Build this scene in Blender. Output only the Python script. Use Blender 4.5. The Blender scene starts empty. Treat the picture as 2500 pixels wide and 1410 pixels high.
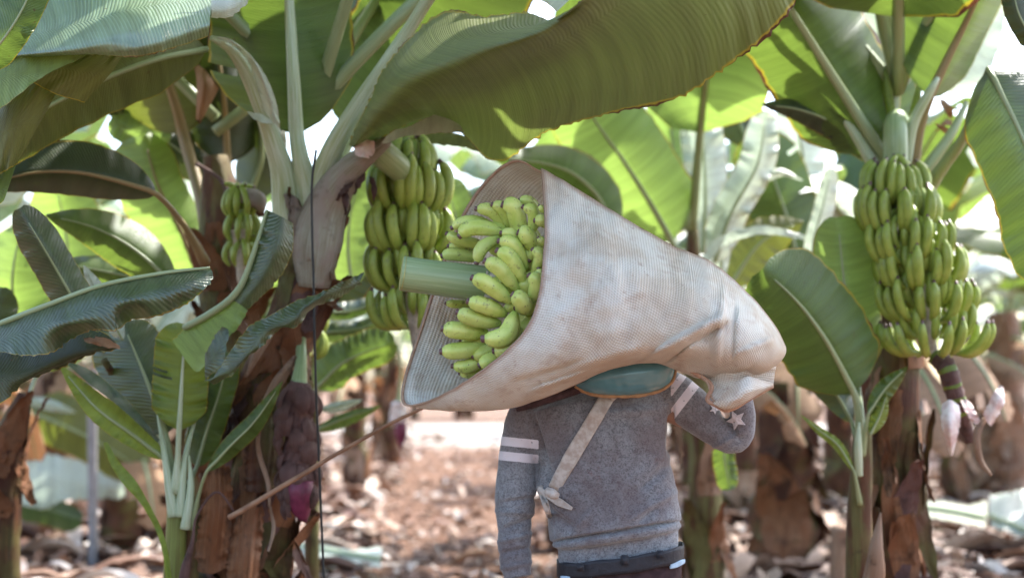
import bpy, bmesh, math, random
import numpy as np
from mathutils import Vector, Matrix, noise
from mathutils.bvhtree import BVHTree
random.seed(7); rng = np.random.default_rng(7)
S = bpy.context.scene; COL = S.collection
R = math.radians
FPX = 50/36*2500; CAMZ = 1.45; PITCH = math.atan(225/FPX)
CF = np.array([0, math.cos(PITCH), math.sin(PITCH)]); CU = np.array([0, -math.sin(PITCH), math.cos(PITCH)])
CX = np.array([1., 0, 0]); CC = np.array([0, 0, CAMZ])

# ---------- camera, sky, sun ----------
cam = bpy.data.cameras.new('camera'); co = bpy.data.objects.new('camera', cam); COL.objects.link(co)
co.location = CC; co.rotation_euler = (R(90)+PITCH, 0, 0)
cam.lens = 50; cam.sensor_width = 36; cam.clip_end = 800; cam.clip_start = .05
cam.dof.use_dof = True; cam.dof.focus_distance = 3.95; cam.dof.aperture_fstop = 1.7; cam.dof.aperture_blades = 0
S.camera = co
SUN_EL, SUN_AZ = R(52), R(48)          # azimuth measured from straight ahead (+Y) towards the right
W = bpy.data.worlds.new('World'); S.world = W; W.use_nodes = True
nt = W.node_tree; bg = nt.nodes['Background']
sky = nt.nodes.new('ShaderNodeTexSky'); sky.sky_type = 'NISHITA'; sky.sun_disc = False
sky.sun_elevation = SUN_EL; sky.sun_rotation = SUN_AZ; sky.dust_density = 2.4; sky.air_density = 1.0; sky.ozone_density = 1
nt.links.new(sky.outputs[0], bg.inputs[0]); bg.inputs[1].default_value = .15
sl = bpy.data.lights.new('sun', 'SUN'); sl.energy = 3.0; sl.angle = R(1.2); sl.color = (1, .98, .93)
so = bpy.data.objects.new('sun', sl); COL.objects.link(so)
sd = Vector((math.sin(SUN_AZ)*math.cos(SUN_EL), math.cos(SUN_AZ)*math.cos(SUN_EL), math.sin(SUN_EL)))
so.rotation_euler = sd.to_track_quat('Z', 'Y').to_euler(); so.location = (3, 3, 12)
S.view_settings.view_transform = 'Standard'; S.view_settings.look = 'None'; S.view_settings.exposure = 2.15; S.view_settings.gamma = 1
S.cycles.max_bounces = 8; S.cycles.transmission_bounces = 6; S.cycles.transparent_max_bounces = 6

# ---------- helpers ----------
def P(x, y, d):
    x = np.asarray(x, float); y = np.asarray(y, float); d = np.asarray(d, float)
    return CC + CF*d[..., None] + CX*((x-1250)*d/FPX)[..., None] + CU*((705-y)*d/FPX)[..., None]
def P3(a):
    a = np.asarray(a, float); return P(a[..., 0], a[..., 1], a[..., 2])
def topx(w):
    v = np.asarray(w, float)-CC; d = v@CF; return 1250+(v@CX)/d*FPX, 705-(v@CU)/d*FPX, d
def at(x, d, z=0.):                      # world point: photo column x, distance d, height z
    return np.array([(x-1250)*d/FPX, d, z])
def cr(pts, n, chord=True):              # Catmull-Rom resampling
    p = np.asarray(pts, float)
    if len(p) == 2: p = np.array([p[0], (p[0]+p[1])/2, p[1]])
    if chord:
        q = p.copy(); s = np.linalg.norm(np.diff(q[:, :2] if np.ptp(q[:, :2]) > 20 else q, axis=0), axis=1)+1e-6
        s = np.concatenate([[0], np.cumsum(s)]); s /= s[-1]
    else: s = np.linspace(0, 1, len(p))
    t = np.linspace(0, 1, n); i = np.clip(np.searchsorted(s, t, side='right')-1, 0, len(p)-2)
    f = ((t-s[i])/(s[i+1]-s[i]))[:, None]
    m = np.zeros_like(p)
    m[1:-1] = (p[2:]-p[:-2])/(s[2:]-s[:-2])[:, None]; m[0] = (p[1]-p[0])/(s[1]-s[0]); m[-1] = (p[-1]-p[-2])/(s[-1]-s[-2])
    h = (s[i+1]-s[i])[:, None]
    return (2*f**3-3*f**2+1)*p[i]+(f**3-2*f**2+f)*h*m[i]+(-2*f**3+3*f**2)*p[i+1]+(f**3-f**2)*h*m[i+1]
def tag(o, label=None, cat=None, group=None, kind=None):
    if label: o['label'] = label
    if cat: o['category'] = cat
    if group: o['group'] = group
    if kind: o['kind'] = kind
    return o
WL = {}
def empty(name, loc, label, cat, group=None):
    o = bpy.data.objects.new(name, None); COL.objects.link(o); o.location = loc; o.empty_display_size = .1
    WL[o.name] = Vector(loc); return tag(o, label, cat, group)
def link(name, verts, faces, mat, parent=None, uv=None, smooth=True, fm=None, attrs=None, origin=None):
    off = Vector(WL[parent.name]) if parent else (Vector(origin) if origin is not None else Vector((0, 0, 0)))
    m = bpy.data.meshes.new(name)
    V = np.asarray(verts, float)-np.array(off)
    m.from_pydata(V.tolist(), [], [tuple(int(i) for i in f) for f in faces])
    for mm in (mat if isinstance(mat, (list, tuple)) else [mat]): m.materials.append(mm)
    if uv is not None:
        ul = m.uv_layers.new(name='UVMap'); li = np.zeros(len(m.loops), np.int32); m.loops.foreach_get('vertex_index', li)
        ul.data.foreach_set('uv', np.asarray(uv, np.float32)[li].ravel())
    if fm is not None: m.polygons.foreach_set('material_index', np.asarray(fm, np.int32))
    if attrs:
        for k, a in attrs.items():
            at_ = m.attributes.new(k, 'FLOAT', 'POINT'); at_.data.foreach_set('value', np.asarray(a, np.float32))
    m.polygons.foreach_set('use_smooth', [smooth]*len(m.polygons)); m.update()
    o = bpy.data.objects.new(name, m); COL.objects.link(o)
    if parent: o.parent = parent
    else: o.location = off
    WL[o.name] = off; return o
class MB:                                   # mesh collector
    def __init__(s): s.v = []; s.f = []; s.uv = []; s.fm = []; s.n = 0
    def add(s, v, f, uv=None, m=0):
        v = np.asarray(v, float).reshape(-1, 3); s.v.append(v); s.f += [tuple(i+s.n for i in q) for q in f]; s.fm += [m]*len(f)
        s.uv.append(np.zeros((len(v), 2)) if uv is None else np.asarray(uv, float).reshape(-1, 2)); s.n += len(v)
    def build(s, name, mat, parent=None, **k):
        return link(name, np.concatenate(s.v), s.f, mat, parent, uv=np.concatenate(s.uv), fm=s.fm, **k)
def gridf(nu, nv, skip=None):
    return [(i*nv+j, (i+1)*nv+j, (i+1)*nv+j+1, i*nv+j+1) for i in range(nu-1) for j in range(nv-1) if not (skip and skip(i, j))]
def tube(pts, rad, n=14, cap=True, squash=None, cham=0.):  # world pts, world radii
    pts = np.asarray(pts, float); N = len(pts); rad = np.broadcast_to(np.asarray(rad, float), (N,))
    T = np.gradient(pts, axis=0); T /= np.linalg.norm(T, axis=1)[:, None]+1e-9
    up = np.array([0, 0, 1.]) if abs(T[0][2]) < .8 else np.array([0, 1., 0])
    a = np.cross(T[0], up); a /= np.linalg.norm(a); V = []; U = []
    L = np.concatenate([[0], np.cumsum(np.linalg.norm(np.diff(pts, axis=0), axis=1))])
    for i in range(N):
        a = a-T[i]*(a@T[i]); a /= np.linalg.norm(a); b = np.cross(T[i], a)
        th = np.arange(n)/n*2*math.pi; rr = rad[i]*(1+cham*np.cos(5*th))
        sq = 1 if squash is None else squash
        V.append(pts[i]+rr[:, None]*(np.cos(th)[:, None]*a+np.sin(th)[:, None]*b*sq)); U.append(np.stack([np.full(n, L[i]), th/6.2832], 1))
    F = [(i*n+j, i*n+(j+1) % n, (i+1)*n+(j+1) % n, (i+1)*n+j) for i in range(N-1) for j in range(n)]
    V = np.concatenate(V); U = np.concatenate(U)
    if cap: F += [tuple(range(n))[::-1], tuple((N-1)*n+j for j in range(n))]
    return V, F, U
def ptube(pts, rpx, N=18, **k):              # (x,y,depth) points and radii in photo pixels
    q = cr([list(p)+[r] for p, r in zip(pts, np.broadcast_to(rpx, (len(pts),)))], N)
    return tube(P3(q[:, :3]), q[:, 3]*q[:, 2]/FPX, **k)
def surf(rows, nu=40, nv=14, nz=0., wav=0., seed=0, across=True):
    rr = [cr(r, nu) for r in rows]; A = np.stack(rr, 1)                # nu, rows, 3
    G = np.stack([cr(A[i], nv, chord=False) for i in range(nu)], 0)    # nu, nv, 3
    v = np.linspace(-1, 1, nv)
    for i in range(nu):
        a = noise.noise((i*.35, seed*3.1, 0)); b = noise.noise((i*.35, seed*3.1, 9))
        G[i, :, 2] += wav*np.where(v < 0, a, b)*v**2
        G[i, 0, :2] += nz*noise.noise((i*.8, seed, 5)); G[i, -1, :2] += nz*noise.noise((i*.8, seed, 7))
    return G
def uvgrid(V):                                # V world grid nu,nv,3
    nu, nv = V.shape[:2]; mid = V[:, nv//2]
    L = np.concatenate([[0], np.cumsum(np.linalg.norm(np.diff(mid, axis=0), axis=1))])
    return np.stack([np.repeat(L[:, None], nv, 1), np.repeat(np.linspace(0, 1, nv)[None], nu, 0)], -1)
def tears(nu, nv, k, seed, deep=.75):
    r = random.Random(seed); cuts = {}
    for _ in range(k):
        i = r.randrange(int(nu*.15), nu-2); s = r.choice((0, 1)); cuts[(i, s)] = r.uniform(.25, deep)
    def skip(i, j):
        v = abs((j+.5)/(nv-1)*2-1); s = int(j >= (nv-1)/2); return (i, s) in cuts and v > 1-cuts[(i, s)]
    return skip
def lf(parent, rows, mat, nu=44, nv=14, nz=5, wav=.03, seed=None, cut=0, name='leaf', rib=None, ribmat=None):
    seed = random.random()*50 if seed is None else seed
    G = surf(rows, nu, nv, nz, wav, seed); V = P3(G)
    o = link(name, V.reshape(-1, 3), gridf(nu, nv, tears(nu, nv, cut, seed) if cut else None), mat, parent, uv=uvgrid(V).reshape(-1, 2))
    if rib: add_rib(o, rib[0], rib[1], ribmat)
    return o
def add_rib(o, pts, r, mat=None, name='midrib', squash=None):
    v, f, u = ptube(pts, r, N=26, n=10, squash=squash)
    return link(name, v, f, mat or M['rib'], o, uv=u)
def prof(t, kind='full'):
    if kind == 'full': return np.clip(np.minimum(np.sqrt(np.clip(t/.16, 0, 1)), np.sqrt(np.clip(1-((t-.72)/.29).clip(0)**2, 0.0004, 1))), .02, 1)
    if kind == 'tip': return np.sin(np.clip(t, 0, 1)**.75*math.pi).clip(.02)**.8
def lm(parent, mid, wa, wb, mat, dza=.1, dzb=.1, kind='full', nu=40, nv=13, cut=0, wav=.04, nz=4, rib=8, pet=None, bul=.0, seed=None, ribmat=None, petr=None):
    """leaf from its midrib (base to tip, photo px + distance) and half widths; a = left of travel"""
    seed = random.random()*50 if seed is None else seed
    m = cr(mid, nu); t = np.linspace(0, 1, nu); T = np.gradient(m[:, :2], axis=0); T /= np.linalg.norm(T, axis=1)[:, None]+1e-9
    nrm = np.stack([T[:, 1], -T[:, 0]], 1); pr = prof(t, kind); vs = np.linspace(-1, 1, nv); G = np.zeros((nu, nv, 3))
    for j, v in enumerate(vs):
        w = (wa if v < 0 else wb)*abs(v); s = 1 if v < 0 else -1; dz = dza if v < 0 else dzb
        wob = np.array([noise.noise((i*.5, seed, s*4)) for i in range(nu)])
        G[:, j, :2] = m[:, :2]+nrm*(s*w*pr*(1+.05*wob*abs(v)**3))[:, None]
        G[:, j, :2] += T*(abs(v)*.35*w*pr*.5)[:, None]
        G[:, j, 2] = m[:, 2]+dz*(abs(v)**1.4)*pr+wav*wob*v*v-bul*(1-abs(v))*abs(v)*2
    V = P3(G); nf = gridf(nu, nv, tears(nu, nv, cut, seed) if cut else None)
    o = link('leaf', V.reshape(-1, 3), nf, mat, parent, uv=uvgrid(V).reshape(-1, 2))
    if rib:
        pts = [tuple(p) for p in m[::5]]; pts = [(x, y, d-.004) for x, y, d in pts]; k = len(pts); rs = list(np.linspace(rib, rib*.25, k))
        if pet: rs = list(np.linspace(petr or rib*1.5, rib*1.1, len(pet)))+rs; pts = list(pet)+pts
        add_rib(o, pts, rs, ribmat)
    return o
# ---- free-standing 3D leaf (plants of the rows) ----
def leaf3(parent, base, az, el, L, w, mat, droop=1.2, seed=0, nu=16, nv=7, cut=3, pet=.28, fold=.5, tw=0., ribr=.014):
    r = random.Random(seed); n = nu; pts = [np.array(base, float)]; e = el; st = L/(n-1)
    hd = np.array([math.sin(az), math.cos(az), 0])
    for i in range(n-1):
        t = i/(n-1); e2 = el-droop*t**1.6; pts.append(pts[-1]+st*(hd*math.cos(e2)+np.array([0, 0, math.sin(e2)])))
    pts = np.array(pts); T = np.gradient(pts, axis=0); T /= np.linalg.norm(T, axis=1)[:, None]
    side = np.cross(T, [0, 0, 1.]); side /= np.linalg.norm(side, axis=1)[:, None]+1e-9; nr = np.cross(side, T)
    i0 = int(n*pet); b = np.arange(i0, n); t = (b-i0)/(n-1-i0); pr = prof(t, 'full'); vs = np.linspace(-1, 1, nv)
    V = np.zeros((len(b), nv, 3))
    for j, v in enumerate(vs):
        wob = np.array([noise.noise((k*.6, seed*1.3, 3*np.sign(v))) for k in b])
        an = fold*abs(v)+tw*t+.5*wob*abs(v); up = np.where(v < 0, -1, 1)*tw*t
        V[:, j] = pts[b]+side[b]*(v*w*pr*np.cos(an))[:, None]-nr[b]*(abs(v)*w*pr*np.sin(an))[:, None]+nr[b]*(v*w*pr*np.sin(tw*t))[:, None]
    o = link('leaf', V.reshape(-1, 3), gridf(len(b), nv, tears(len(b), nv, cut, seed, .9) if cut else None), mat, parent, uv=uvgrid(V).reshape(-1, 2))
    tv, tf, tu = tube(pts, np.linspace(ribr*2, ribr*.3, n), n=6)
    link('midrib', tv, tf, M['rib'], o, uv=tu); return o

# ---------- materials ----------
M = {}
class NT:
    def __init__(s, name):
        m = bpy.data.materials.new(name); m.use_nodes = True; s.m = m; s.t = m.node_tree; s.t.nodes.clear(); s.out = s.n('OutputMaterial'); M[name] = m
    def n(s, ty, **k):
        x = s.t.nodes.new('ShaderNode'+ty)
        for a, b in k.items(): setattr(x, a, b)
        return x
    def l(s, a, b): s.t.links.new(a, b)
    def set(s, node, key, val):
        i = node.inputs[key]
        if hasattr(val, 'links') or hasattr(val, 'is_linked'): s.l(val, i)
        else: i.default_value = val
    def math(s, op, a, b=None, c=None, clamp=False):
        x = s.n('Math', operation=op, use_clamp=clamp); s.set(x, 0, a)
        if b is not None: s.set(x, 1, b)
        if c is not None: s.set(x, 2, c)
        return x.outputs[0]
    def mix(s, f, a, b, ty='MIX'):
        x = s.n('Mix', data_type='RGBA', blend_type=ty)
        s.set(x, 0, f)
        for k, v in ((6, a), (7, b)):
            if isinstance(v, (tuple, list)): x.inputs[k].default_value = (*v[:3], 1)
            else: s.l(v, x.inputs[k])
        return x.outputs[2]
    def noise(s, vec, scale, detail=3, rough=.5, w=None):
        x = s.n('TexNoise'); x.inputs['Scale'].default_value = scale; x.inputs['Detail'].default_value = detail; x.inputs['Roughness'].default_value = rough
        if vec is not None: s.l(vec, x.inputs['Vector'])
        return x.outputs[0]
    def ss(s, x, a, b):
        r = s.n('MapRange', interpolation_type='SMOOTHSTEP'); s.set(r, 0, x); r.inputs[1].default_value = a; r.inputs[2].default_value = b; return r.outputs[0]
    def scalev(s, vec, sc, loc=None):
        x = s.n('Mapping'); s.l(vec, x.inputs[0]); x.inputs['Scale'].default_value = sc
        if loc is not None: s.l(loc, x.inputs['Location'])
        return x.outputs[0]
    def bump(s, h, st, d=.01):
        b = s.n('Bump'); b.inputs['Strength'].default_value = st; b.inputs['Distance'].default_value = d; s.l(h, b.inputs['Height']); return b.outputs[0]
    def pbsdf(s, col, rough, normal=None, spec=.5, **k):
        p = s.n('BsdfPrincipled')
        if isinstance(col, (tuple, list)): p.inputs['Base Color'].default_value = (*col, 1)
        else: s.l(col, p.inputs['Base Color'])
        s.set(p, 'Roughness', rough); p.inputs['Specular IOR Level'].default_value = spec
        if normal is not None: s.l(normal, p.inputs['Normal'])
        for a, b in k.items(): s.set(p, a.replace('_', ' '), b)
        return p
    def done(s, sh): s.l(sh, s.out.inputs[0]); return s.m
def leafmat(name, base, trans, tamt=.4, rough=.38, vein=.35, edge=.03, brown=(.09, .03, .015), yel=(.55, .4, .02), sheen=.5, streak=.5, vf=105.):
    t = NT(name); uv = t.n('UVMap').outputs[0]; sp = t.n('SeparateXYZ'); t.l(uv, sp.inputs[0]); U, V = sp.outputs[0], sp.outputs[1]
    inf = t.n('ObjectInfo'); rnd = inf.outputs['Random']; pos = t.n('NewGeometry').outputs['Position']
    band = t.noise(t.scalev(uv, (30, .5, 1)), 1., 4, .65); blot = t.noise(pos, 5., 3)
    e = t.math('SUBTRACT', 1, t.math('ABSOLUTE', t.math('MULTIPLY_ADD', V, 2, -1)))
    # side veins leave the midrib at a slant, then run straight to the margin
    ph = t.math('MULTIPLY_ADD', t.math('POWER', t.math('ABSOLUTE', t.math('MULTIPLY_ADD', V, 2, -1)), .6), -.06, U)
    w1 = t.math('SINE', t.math('MULTIPLY', ph, vf*6.28/1.)); w2 = t.math('SINE', t.math('MULTIPLY', ph, vf*6.28*.137))
    line = t.ss(w1, .35, 1.); 
    c = t.mix(t.ss(band, .3, .7), tuple(x*(1-.35*streak) for x in base), tuple(min(1, x*(1+.4*streak)) for x in base))
    vn = t.math('MULTIPLY', line, t.math('MULTIPLY', t.ss(blot, .3, .65), vein)); c = t.mix(vn, c, tuple(min(1, x*1.8+.05) for x in base))
    c = t.mix(t.math('MULTIPLY', t.ss(w2, .75, 1.), vein*.5), c, tuple(x*.6 for x in base))
    c = t.mix(t.math('MULTIPLY', rnd, .3), c, (base[0]*1.5, base[1]*1.15, base[2]*.7))
    en = t.noise(pos, 22., 4, .6); en2 = t.noise(pos, 4., 2)
    eb = t.math('MULTIPLY', t.ss(en2, .35, .75), t.math('MULTIPLY', en, edge*3.4))
    yl = t.math('SUBTRACT', 1, t.ss(t.math('SUBTRACT', e, eb), 0., edge*1.3+.002)); br = t.math('SUBTRACT', 1, t.ss(t.math('SUBTRACT', e, eb), -.012, .006))
    spot = t.math('MULTIPLY', t.ss(t.noise(pos, 55., 2), .72, .78), .7)
    c = t.mix(t.math('MULTIPLY', yl, .75), c, yel); c = t.mix(t.math('MAXIMUM', br, spot), c, brown)
    tc = t.mix(t.ss(band, .3, .7), tuple(x*.7 for x in trans), trans); tc = t.mix(t.math('MULTIPLY', line, vein*.6), tc, tuple(x*.6 for x in trans))
    tc = t.mix(t.math('MULTIPLY', yl, .7), tc, yel); tc = t.mix(t.math('MAXIMUM', br, spot), tc, brown)
    h = t.math('ADD', t.math('MULTIPLY', w1, .25), t.math('MULTIPLY', band, 2.5)); nb = t.bump(h, .45, .004)
    p = t.pbsdf(c, t.math('MULTIPLY_ADD', blot, .25, rough-.1), nb, sheen)
    tr = t.n('BsdfTranslucent'); t.l(tc, tr.inputs[0]); t.l(nb, tr.inputs['Normal'])
    mx = t.n('MixShader'); mx.inputs[0].default_value = tamt; t.l(p.outputs[0], mx.inputs[1]); t.l(tr.outputs[0], mx.inputs[2]); t.done(mx.outputs[0])
leafmat('leaf_glossy', (.048, .072, .032), (.13, .22, .03), .2, .36, .6, .02, sheen=.9, streak=.8, vf=70.)
leafmat('leaf_waxy', (.17, .24, .15), (.30, .46, .08), .22, .34, .8, .02, sheen=1., streak=.5, vf=100.)
leafmat('leaf_hero', (.13, .155, .055), (.23, .31, .06), .36, .45, .28, .02, sheen=.5, streak=.6, vf=80.)
leafmat('leaf_green', (.075, .12, .03), (.18, .28, .04), .38, .42, .35, .03)
leafmat('leaf_olive', (.12, .125, .045), (.20, .25, .03), .30, .46, .5, .022, sheen=.4, streak=.8)
leafmat('leaf_bright', (.20, .29, .09), (.32, .48, .09), .46, .42, .3, .02)
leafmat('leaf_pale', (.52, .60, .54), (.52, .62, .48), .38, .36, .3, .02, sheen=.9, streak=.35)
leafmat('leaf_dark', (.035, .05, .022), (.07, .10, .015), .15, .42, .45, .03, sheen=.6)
leafmat('leaf_young', (.17, .24, .045), (.36, .46, .06), .42, .42, .3, .03)
leafmat('leaf_dry', (.30, .19, .12), (.25, .12, .05), .25, .7, .6, .05, sheen=.2, yel=(.2, .1, .05))
def simple(name, col, rough=.5, var=.3, scale=30, bumps=.2, stretch=(1, 1, 1), spec=.4, col2=None, uvm=False, **k):
    t = NT(name); src = t.n('UVMap').outputs[0] if uvm else t.n('TexCoord').outputs['Object']
    v = t.scalev(src, stretch); nz = t.noise(v, scale, 4, .6)
    c2 = col2 or tuple(x*(1-var) for x in col)
    c = t.mix(t.ss(nz, .35, .65), c2, col); p = t.pbsdf(c, rough, t.bump(nz, bumps, .01), spec, **k); t.done(p.outputs[0])
simple('rib', (.30, .36, .20), .4, .3, 8, .1, (1, 12, 1), col2=(.24, .27, .12), uvm=True)
simple('rib_pale', (.52, .58, .44), .4, .3, 6, .15, (1, 10, 1), col2=(.30, .36, .17), uvm=True)
simple('stem_olive', (.20, .24, .055), .4, .3, 5, .2, (1, 8, 1), col2=(.13, .13, .035), uvm=True)
simple('rib_brown', (.30, .20, .10), .5, .3, 6, .15, (1, 10, 1), col2=(.2, .17, .07), uvm=True)
def barkmat(name, cols, patch=(.16, .19, .05), pa=.6, sc=1.):
    t = NT(name); uv = t.n('UVMap').outputs[0]; pos = t.n('NewGeometry').outputs['Position']
    st = t.noise(t.scalev(uv, (2.6, 60, 1)), 1.*sc, 6, .75); bl = t.noise(pos, 3.2, 4, .6); b2 = t.noise(t.scalev(pos, (14, 14, 3)), 1., 4, .6)
    c = t.mix(t.ss(st, .32, .68), cols[0], cols[1]); c = t.mix(t.ss(b2, .45, .62), c, cols[2]); c = t.mix(t.math('MULTIPLY', t.ss(bl, .45, .75), pa), c, patch)
    c = t.mix(t.math('MULTIPLY', t.ss(t.noise(pos, 9., 5, .7), .52, .72), .75), c, (.03, .014, .01))
    p = t.pbsdf(c, .62, t.bump(t.math('ADD', st, b2), .7, .02), .3); t.done(p.outputs[0])
barkmat('trunk_brown', ((.022, .008, .005), (.17, .06, .022), (.07, .022, .010)))
barkmat('trunk_green', ((.09, .085, .025), (.20, .18, .06), (.10, .04, .018)), (.20, .09, .04), .5)
barkmat('trunk_pale', ((.14, .075, .045), (.38, .25, .17), (.24, .12, .07)), (.22, .20, .10), .3)
barkmat('trunk_waxy', ((.22, .19, .12), (.46, .45, .38), (.36, .30, .26)), (.20, .10, .06), .7)
barkmat('sheath', ((.10, .035, .014), (.40, .18, .08), (.22, .08, .03)), (.40, .27, .18), .4)
barkmat('sheath_pale', ((.18, .095, .055), (.46, .31, .21), (.28, .15, .085)), (.55, .4, .3), .4)
barkmat('bract_dry', ((.075, .035, .03), (.21, .115, .095), (.11, .055, .045)), (.25, .14, .13), .5)
simple('bud_purple', (.17, .025, .06), .45, .5, 20, .3)
simple('bract_pink', (.74, .66, .60), .6, .3, 20, .3, col2=(.56, .38, .34))
simple('pole_grey', (.25, .24, .25), .5, .2, 12, .1)
simple('wire_black', (.02, .02, .02), .5, .1, 12, .1)
simple('cane', (.34, .19, .11), .6, .4, 14, .3, col2=(.22, .11, .06))
def bananamat(name, a, b, tip=(.10, .06, .04)):
    t = NT(name); uv = t.n('UVMap').outputs[0]; sp = t.n('SeparateXYZ'); t.l(uv, sp.inputs[0]); U = sp.outputs[0]
    rnd = t.n('ObjectInfo').outputs['Random']; tc = t.n('TexCoord').outputs['Object']
    nz = t.noise(tc, 26., 3); c = t.mix(t.ss(nz, .3, .7), a, b); c = t.mix(t.math('MULTIPLY', rnd, .5), c, tuple(x*.72 for x in a))
    ends = t.math('MAXIMUM', t.math('SUBTRACT', 1, t.ss(U, .03, .16)), t.ss(U, .82, 1.)); c = t.mix(t.math('MULTIPLY', ends, .45), c, (a[0]*.55, a[1]*.8, a[2]*.6))
    fl = t.math('MULTIPLY', t.ss(t.noise(tc, 140., 2), .68, .74), .8); bru = t.math('MULTIPLY', t.ss(t.noise(tc, 42., 4, .7), .57, .70), .6)
    c = t.mix(t.math('MAXIMUM', fl, bru), c, tip)
    c = t.mix(t.math('SUBTRACT', 1, t.ss(U, .070, .095)), c, (.13, .07, .065))
    p = t.pbsdf(c, .4, t.bump(nz, .12, .004), .45); p.inputs['Subsurface Weight'].default_value = .08; p.inputs['Subsurface Radius'].default_value = (.01, .012, .003); t.done(p.outputs[0])
bananamat('banana_yellowgreen', (.61, .67, .19), (.46, .56, .11))
bananamat('banana_green', (.33, .40, .075), (.23, .30, .04))
# ---------- cloth materials ----------
def sackmat():
    t = NT('woven_sheet'); uv = t.n('UVMap').outputs[0]; pos = t.n('NewGeometry').outputs['Position']; sp = t.n('SeparateXYZ'); t.l(uv, sp.inputs[0])
    a = t.math('MULTIPLY', t.math('ADD', sp.outputs[0], sp.outputs[1]), 440.); b = t.math('MULTIPLY', t.math('SUBTRACT', sp.outputs[0], sp.outputs[1]), 440.)
    wv = t.math('MULTIPLY', t.math('SINE', a), t.math('SINE', b)); big = t.noise(pos, 4.2, 4, .6); mid = t.noise(pos, 17., 4, .6); fin = t.noise(pos, 120., 2)
    c = t.mix(t.ss(big, .40, .62), (.82, .775, .665), (.66, .53, .38)); c = t.mix(t.math('MULTIPLY', t.ss(mid, .52, .7), .6), c, (.52, .37, .25))
    c = t.mix(t.math('MULTIPLY', t.ss(wv, -.2, .8), .5), c, (.90, .88, .82)); c = t.mix(t.math('MULTIPLY', t.ss(wv, -.3, -.9), .5), c, (.46, .39, .34))
    c = t.mix(t.math('MULTIPLY', t.ss(t.noise(pos, 30., 3, .7), .62, .74), .45), c, (.36, .19, .10))
    at_ = t.n('Attribute', attribute_name='hem'); c = t.mix(t.math('MULTIPLY', at_.outputs['Fac'], .8), c, (.42, .24, .14))
    h = t.math('ADD', t.math('MULTIPLY', wv, .9), t.math('MULTIPLY', fin, .5))
    p = t.pbsdf(c, .42, t.bump(h, .55, .003), .45); tr = t.n('BsdfTranslucent'); t.l(c, tr.inputs[0])
    mx = t.n('MixShader'); mx.inputs[0].default_value = .28; t.l(p.outputs[0], mx.inputs[1]); t.l(tr.outputs[0], mx.inputs[2]); t.done(mx.outputs[0])
sackmat()
simple('hem_tape', (.46, .27, .17), .7, .35, 60, .5, col2=(.34, .18, .11))
def knit(name, light, dark, stripes):
    t = NT(name); oc = t.n('TexCoord').outputs['Object']; f1 = t.noise(oc, 210., 2, .7); f2 = t.noise(t.scalev(oc, (1, 1, 1)), 75., 3, .7); lo = t.noise(oc, 4.5, 4, .6); l2 = t.noise(oc, 13., 4, .7)
    c = t.mix(t.ss(f1, .35, .62), dark, light); c = t.mix(t.math('MULTIPLY', t.ss(f2, .4, .62), .5), c, tuple(x*1.35 for x in light))
    c = t.mix(t.math('MULTIPLY', t.ss(lo, .42, .66), .6), c, (.10, .062, .058)); c = t.mix(t.math('MULTIPLY', t.ss(l2, .62, .74), .5), c, (.13, .05, .045))
    if stripes:
        at_ = t.n('Attribute', attribute_name='stripe'); wear = t.noise(oc, 60., 3, .7)
        c = t.mix(t.math('MULTIPLY', t.ss(at_.outputs['Fac'], .45, .55), t.ss(wear, .30, .36)), c, (.66, .60, .62))
    t.done(t.pbsdf(c, .85, t.bump(t.math('ADD', f1, f2), .6, .003), .2, Sheen_Weight=.3).outputs[0])
knit('sweater_grey', (.225, .23, .24), (.10, .10, .106), True)
simple('hood_cloth', (.09, .06, .065), .9, .4, 50, .5, spec=.1)
simple('trousers_cloth', (.055, .032, .034), .85, .4, 30, .3, spec=.15)
simple('belt_black', (.022, .022, .028), .6, .3, 60, .3)
simple('shirt_blue', (.42, .55, .66), .8, .2, 30, .2, spec=.1)
simple('patch_white', (.70, .64, .66), .8, .25, 80, .2, spec=.1)
simple('skin', (.33, .18, .12), .5, .15, 30, .1); simple('hair_black', (.012, .009, .008), .6, .3, 90, .5, (1, 1, .3)); simple('shoe_brown', (.09, .05, .03), .6, .3, 20, .2)
simple('vinyl_teal', (.10, .27, .32), .2, .25, 9, .25, spec=.8, col2=(.08, .22, .26)); simple('strap_tan', (.50, .45, .40), .75, .3, 40, .4, col2=(.36, .29, .24)); simple('piping_tan', (.44, .25, .12), .6, .3, 40, .3)
simple('stalk_green', (.31, .38, .20), .35, .3, 1, .1, (3, 34, 1), col2=(.22, .29, .12), uvm=True)
simple('stalk_rim', (.45, .45, .16), .6, .3, 40, .2); simple('rachis', (.52, .44, .34), .7, .4, 30, .5)

# ---------- bananas ----------
def banana_geo(pts, r, n=10, N=18, nub=True):
    q = cr(pts, N, chord=False); t = np.linspace(0, 1, N)
    rad = r*np.interp(t, [0, .02, .065, .10, .17, .32, .6, .8, .92, 1], [.26, .40, .36, .46, .74, .95, 1., .86, .56, .34])
    v, f, u = tube(q, rad, n=n, cham=.085); u[:, 0] = np.repeat(t, n); return v, f, u
def fruit_px(parent, pts, r, d, depth_base=None):
    P_ = [(x, y, d+(0 if depth_base is None else (depth_base-d)*i/(len(pts)-1))) for i, (x, y) in enumerate(pts)]
    P_[len(P_)//2] = (*P_[len(P_)//2][:2], P_[len(P_)//2][2]-.012)
    v, f, u = banana_geo(P3(np.array(P_)), r*.80*d/FPX, n=15, N=36); return link('banana', v, f, M['banana_yellowgreen'], parent, uv=u)
bunch = empty('banana_bunch', P(1180, 700, 4.02), 'freshly cut bunch of yellow-green bananas wrapped in the white sheet', 'banana bunch')
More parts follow.
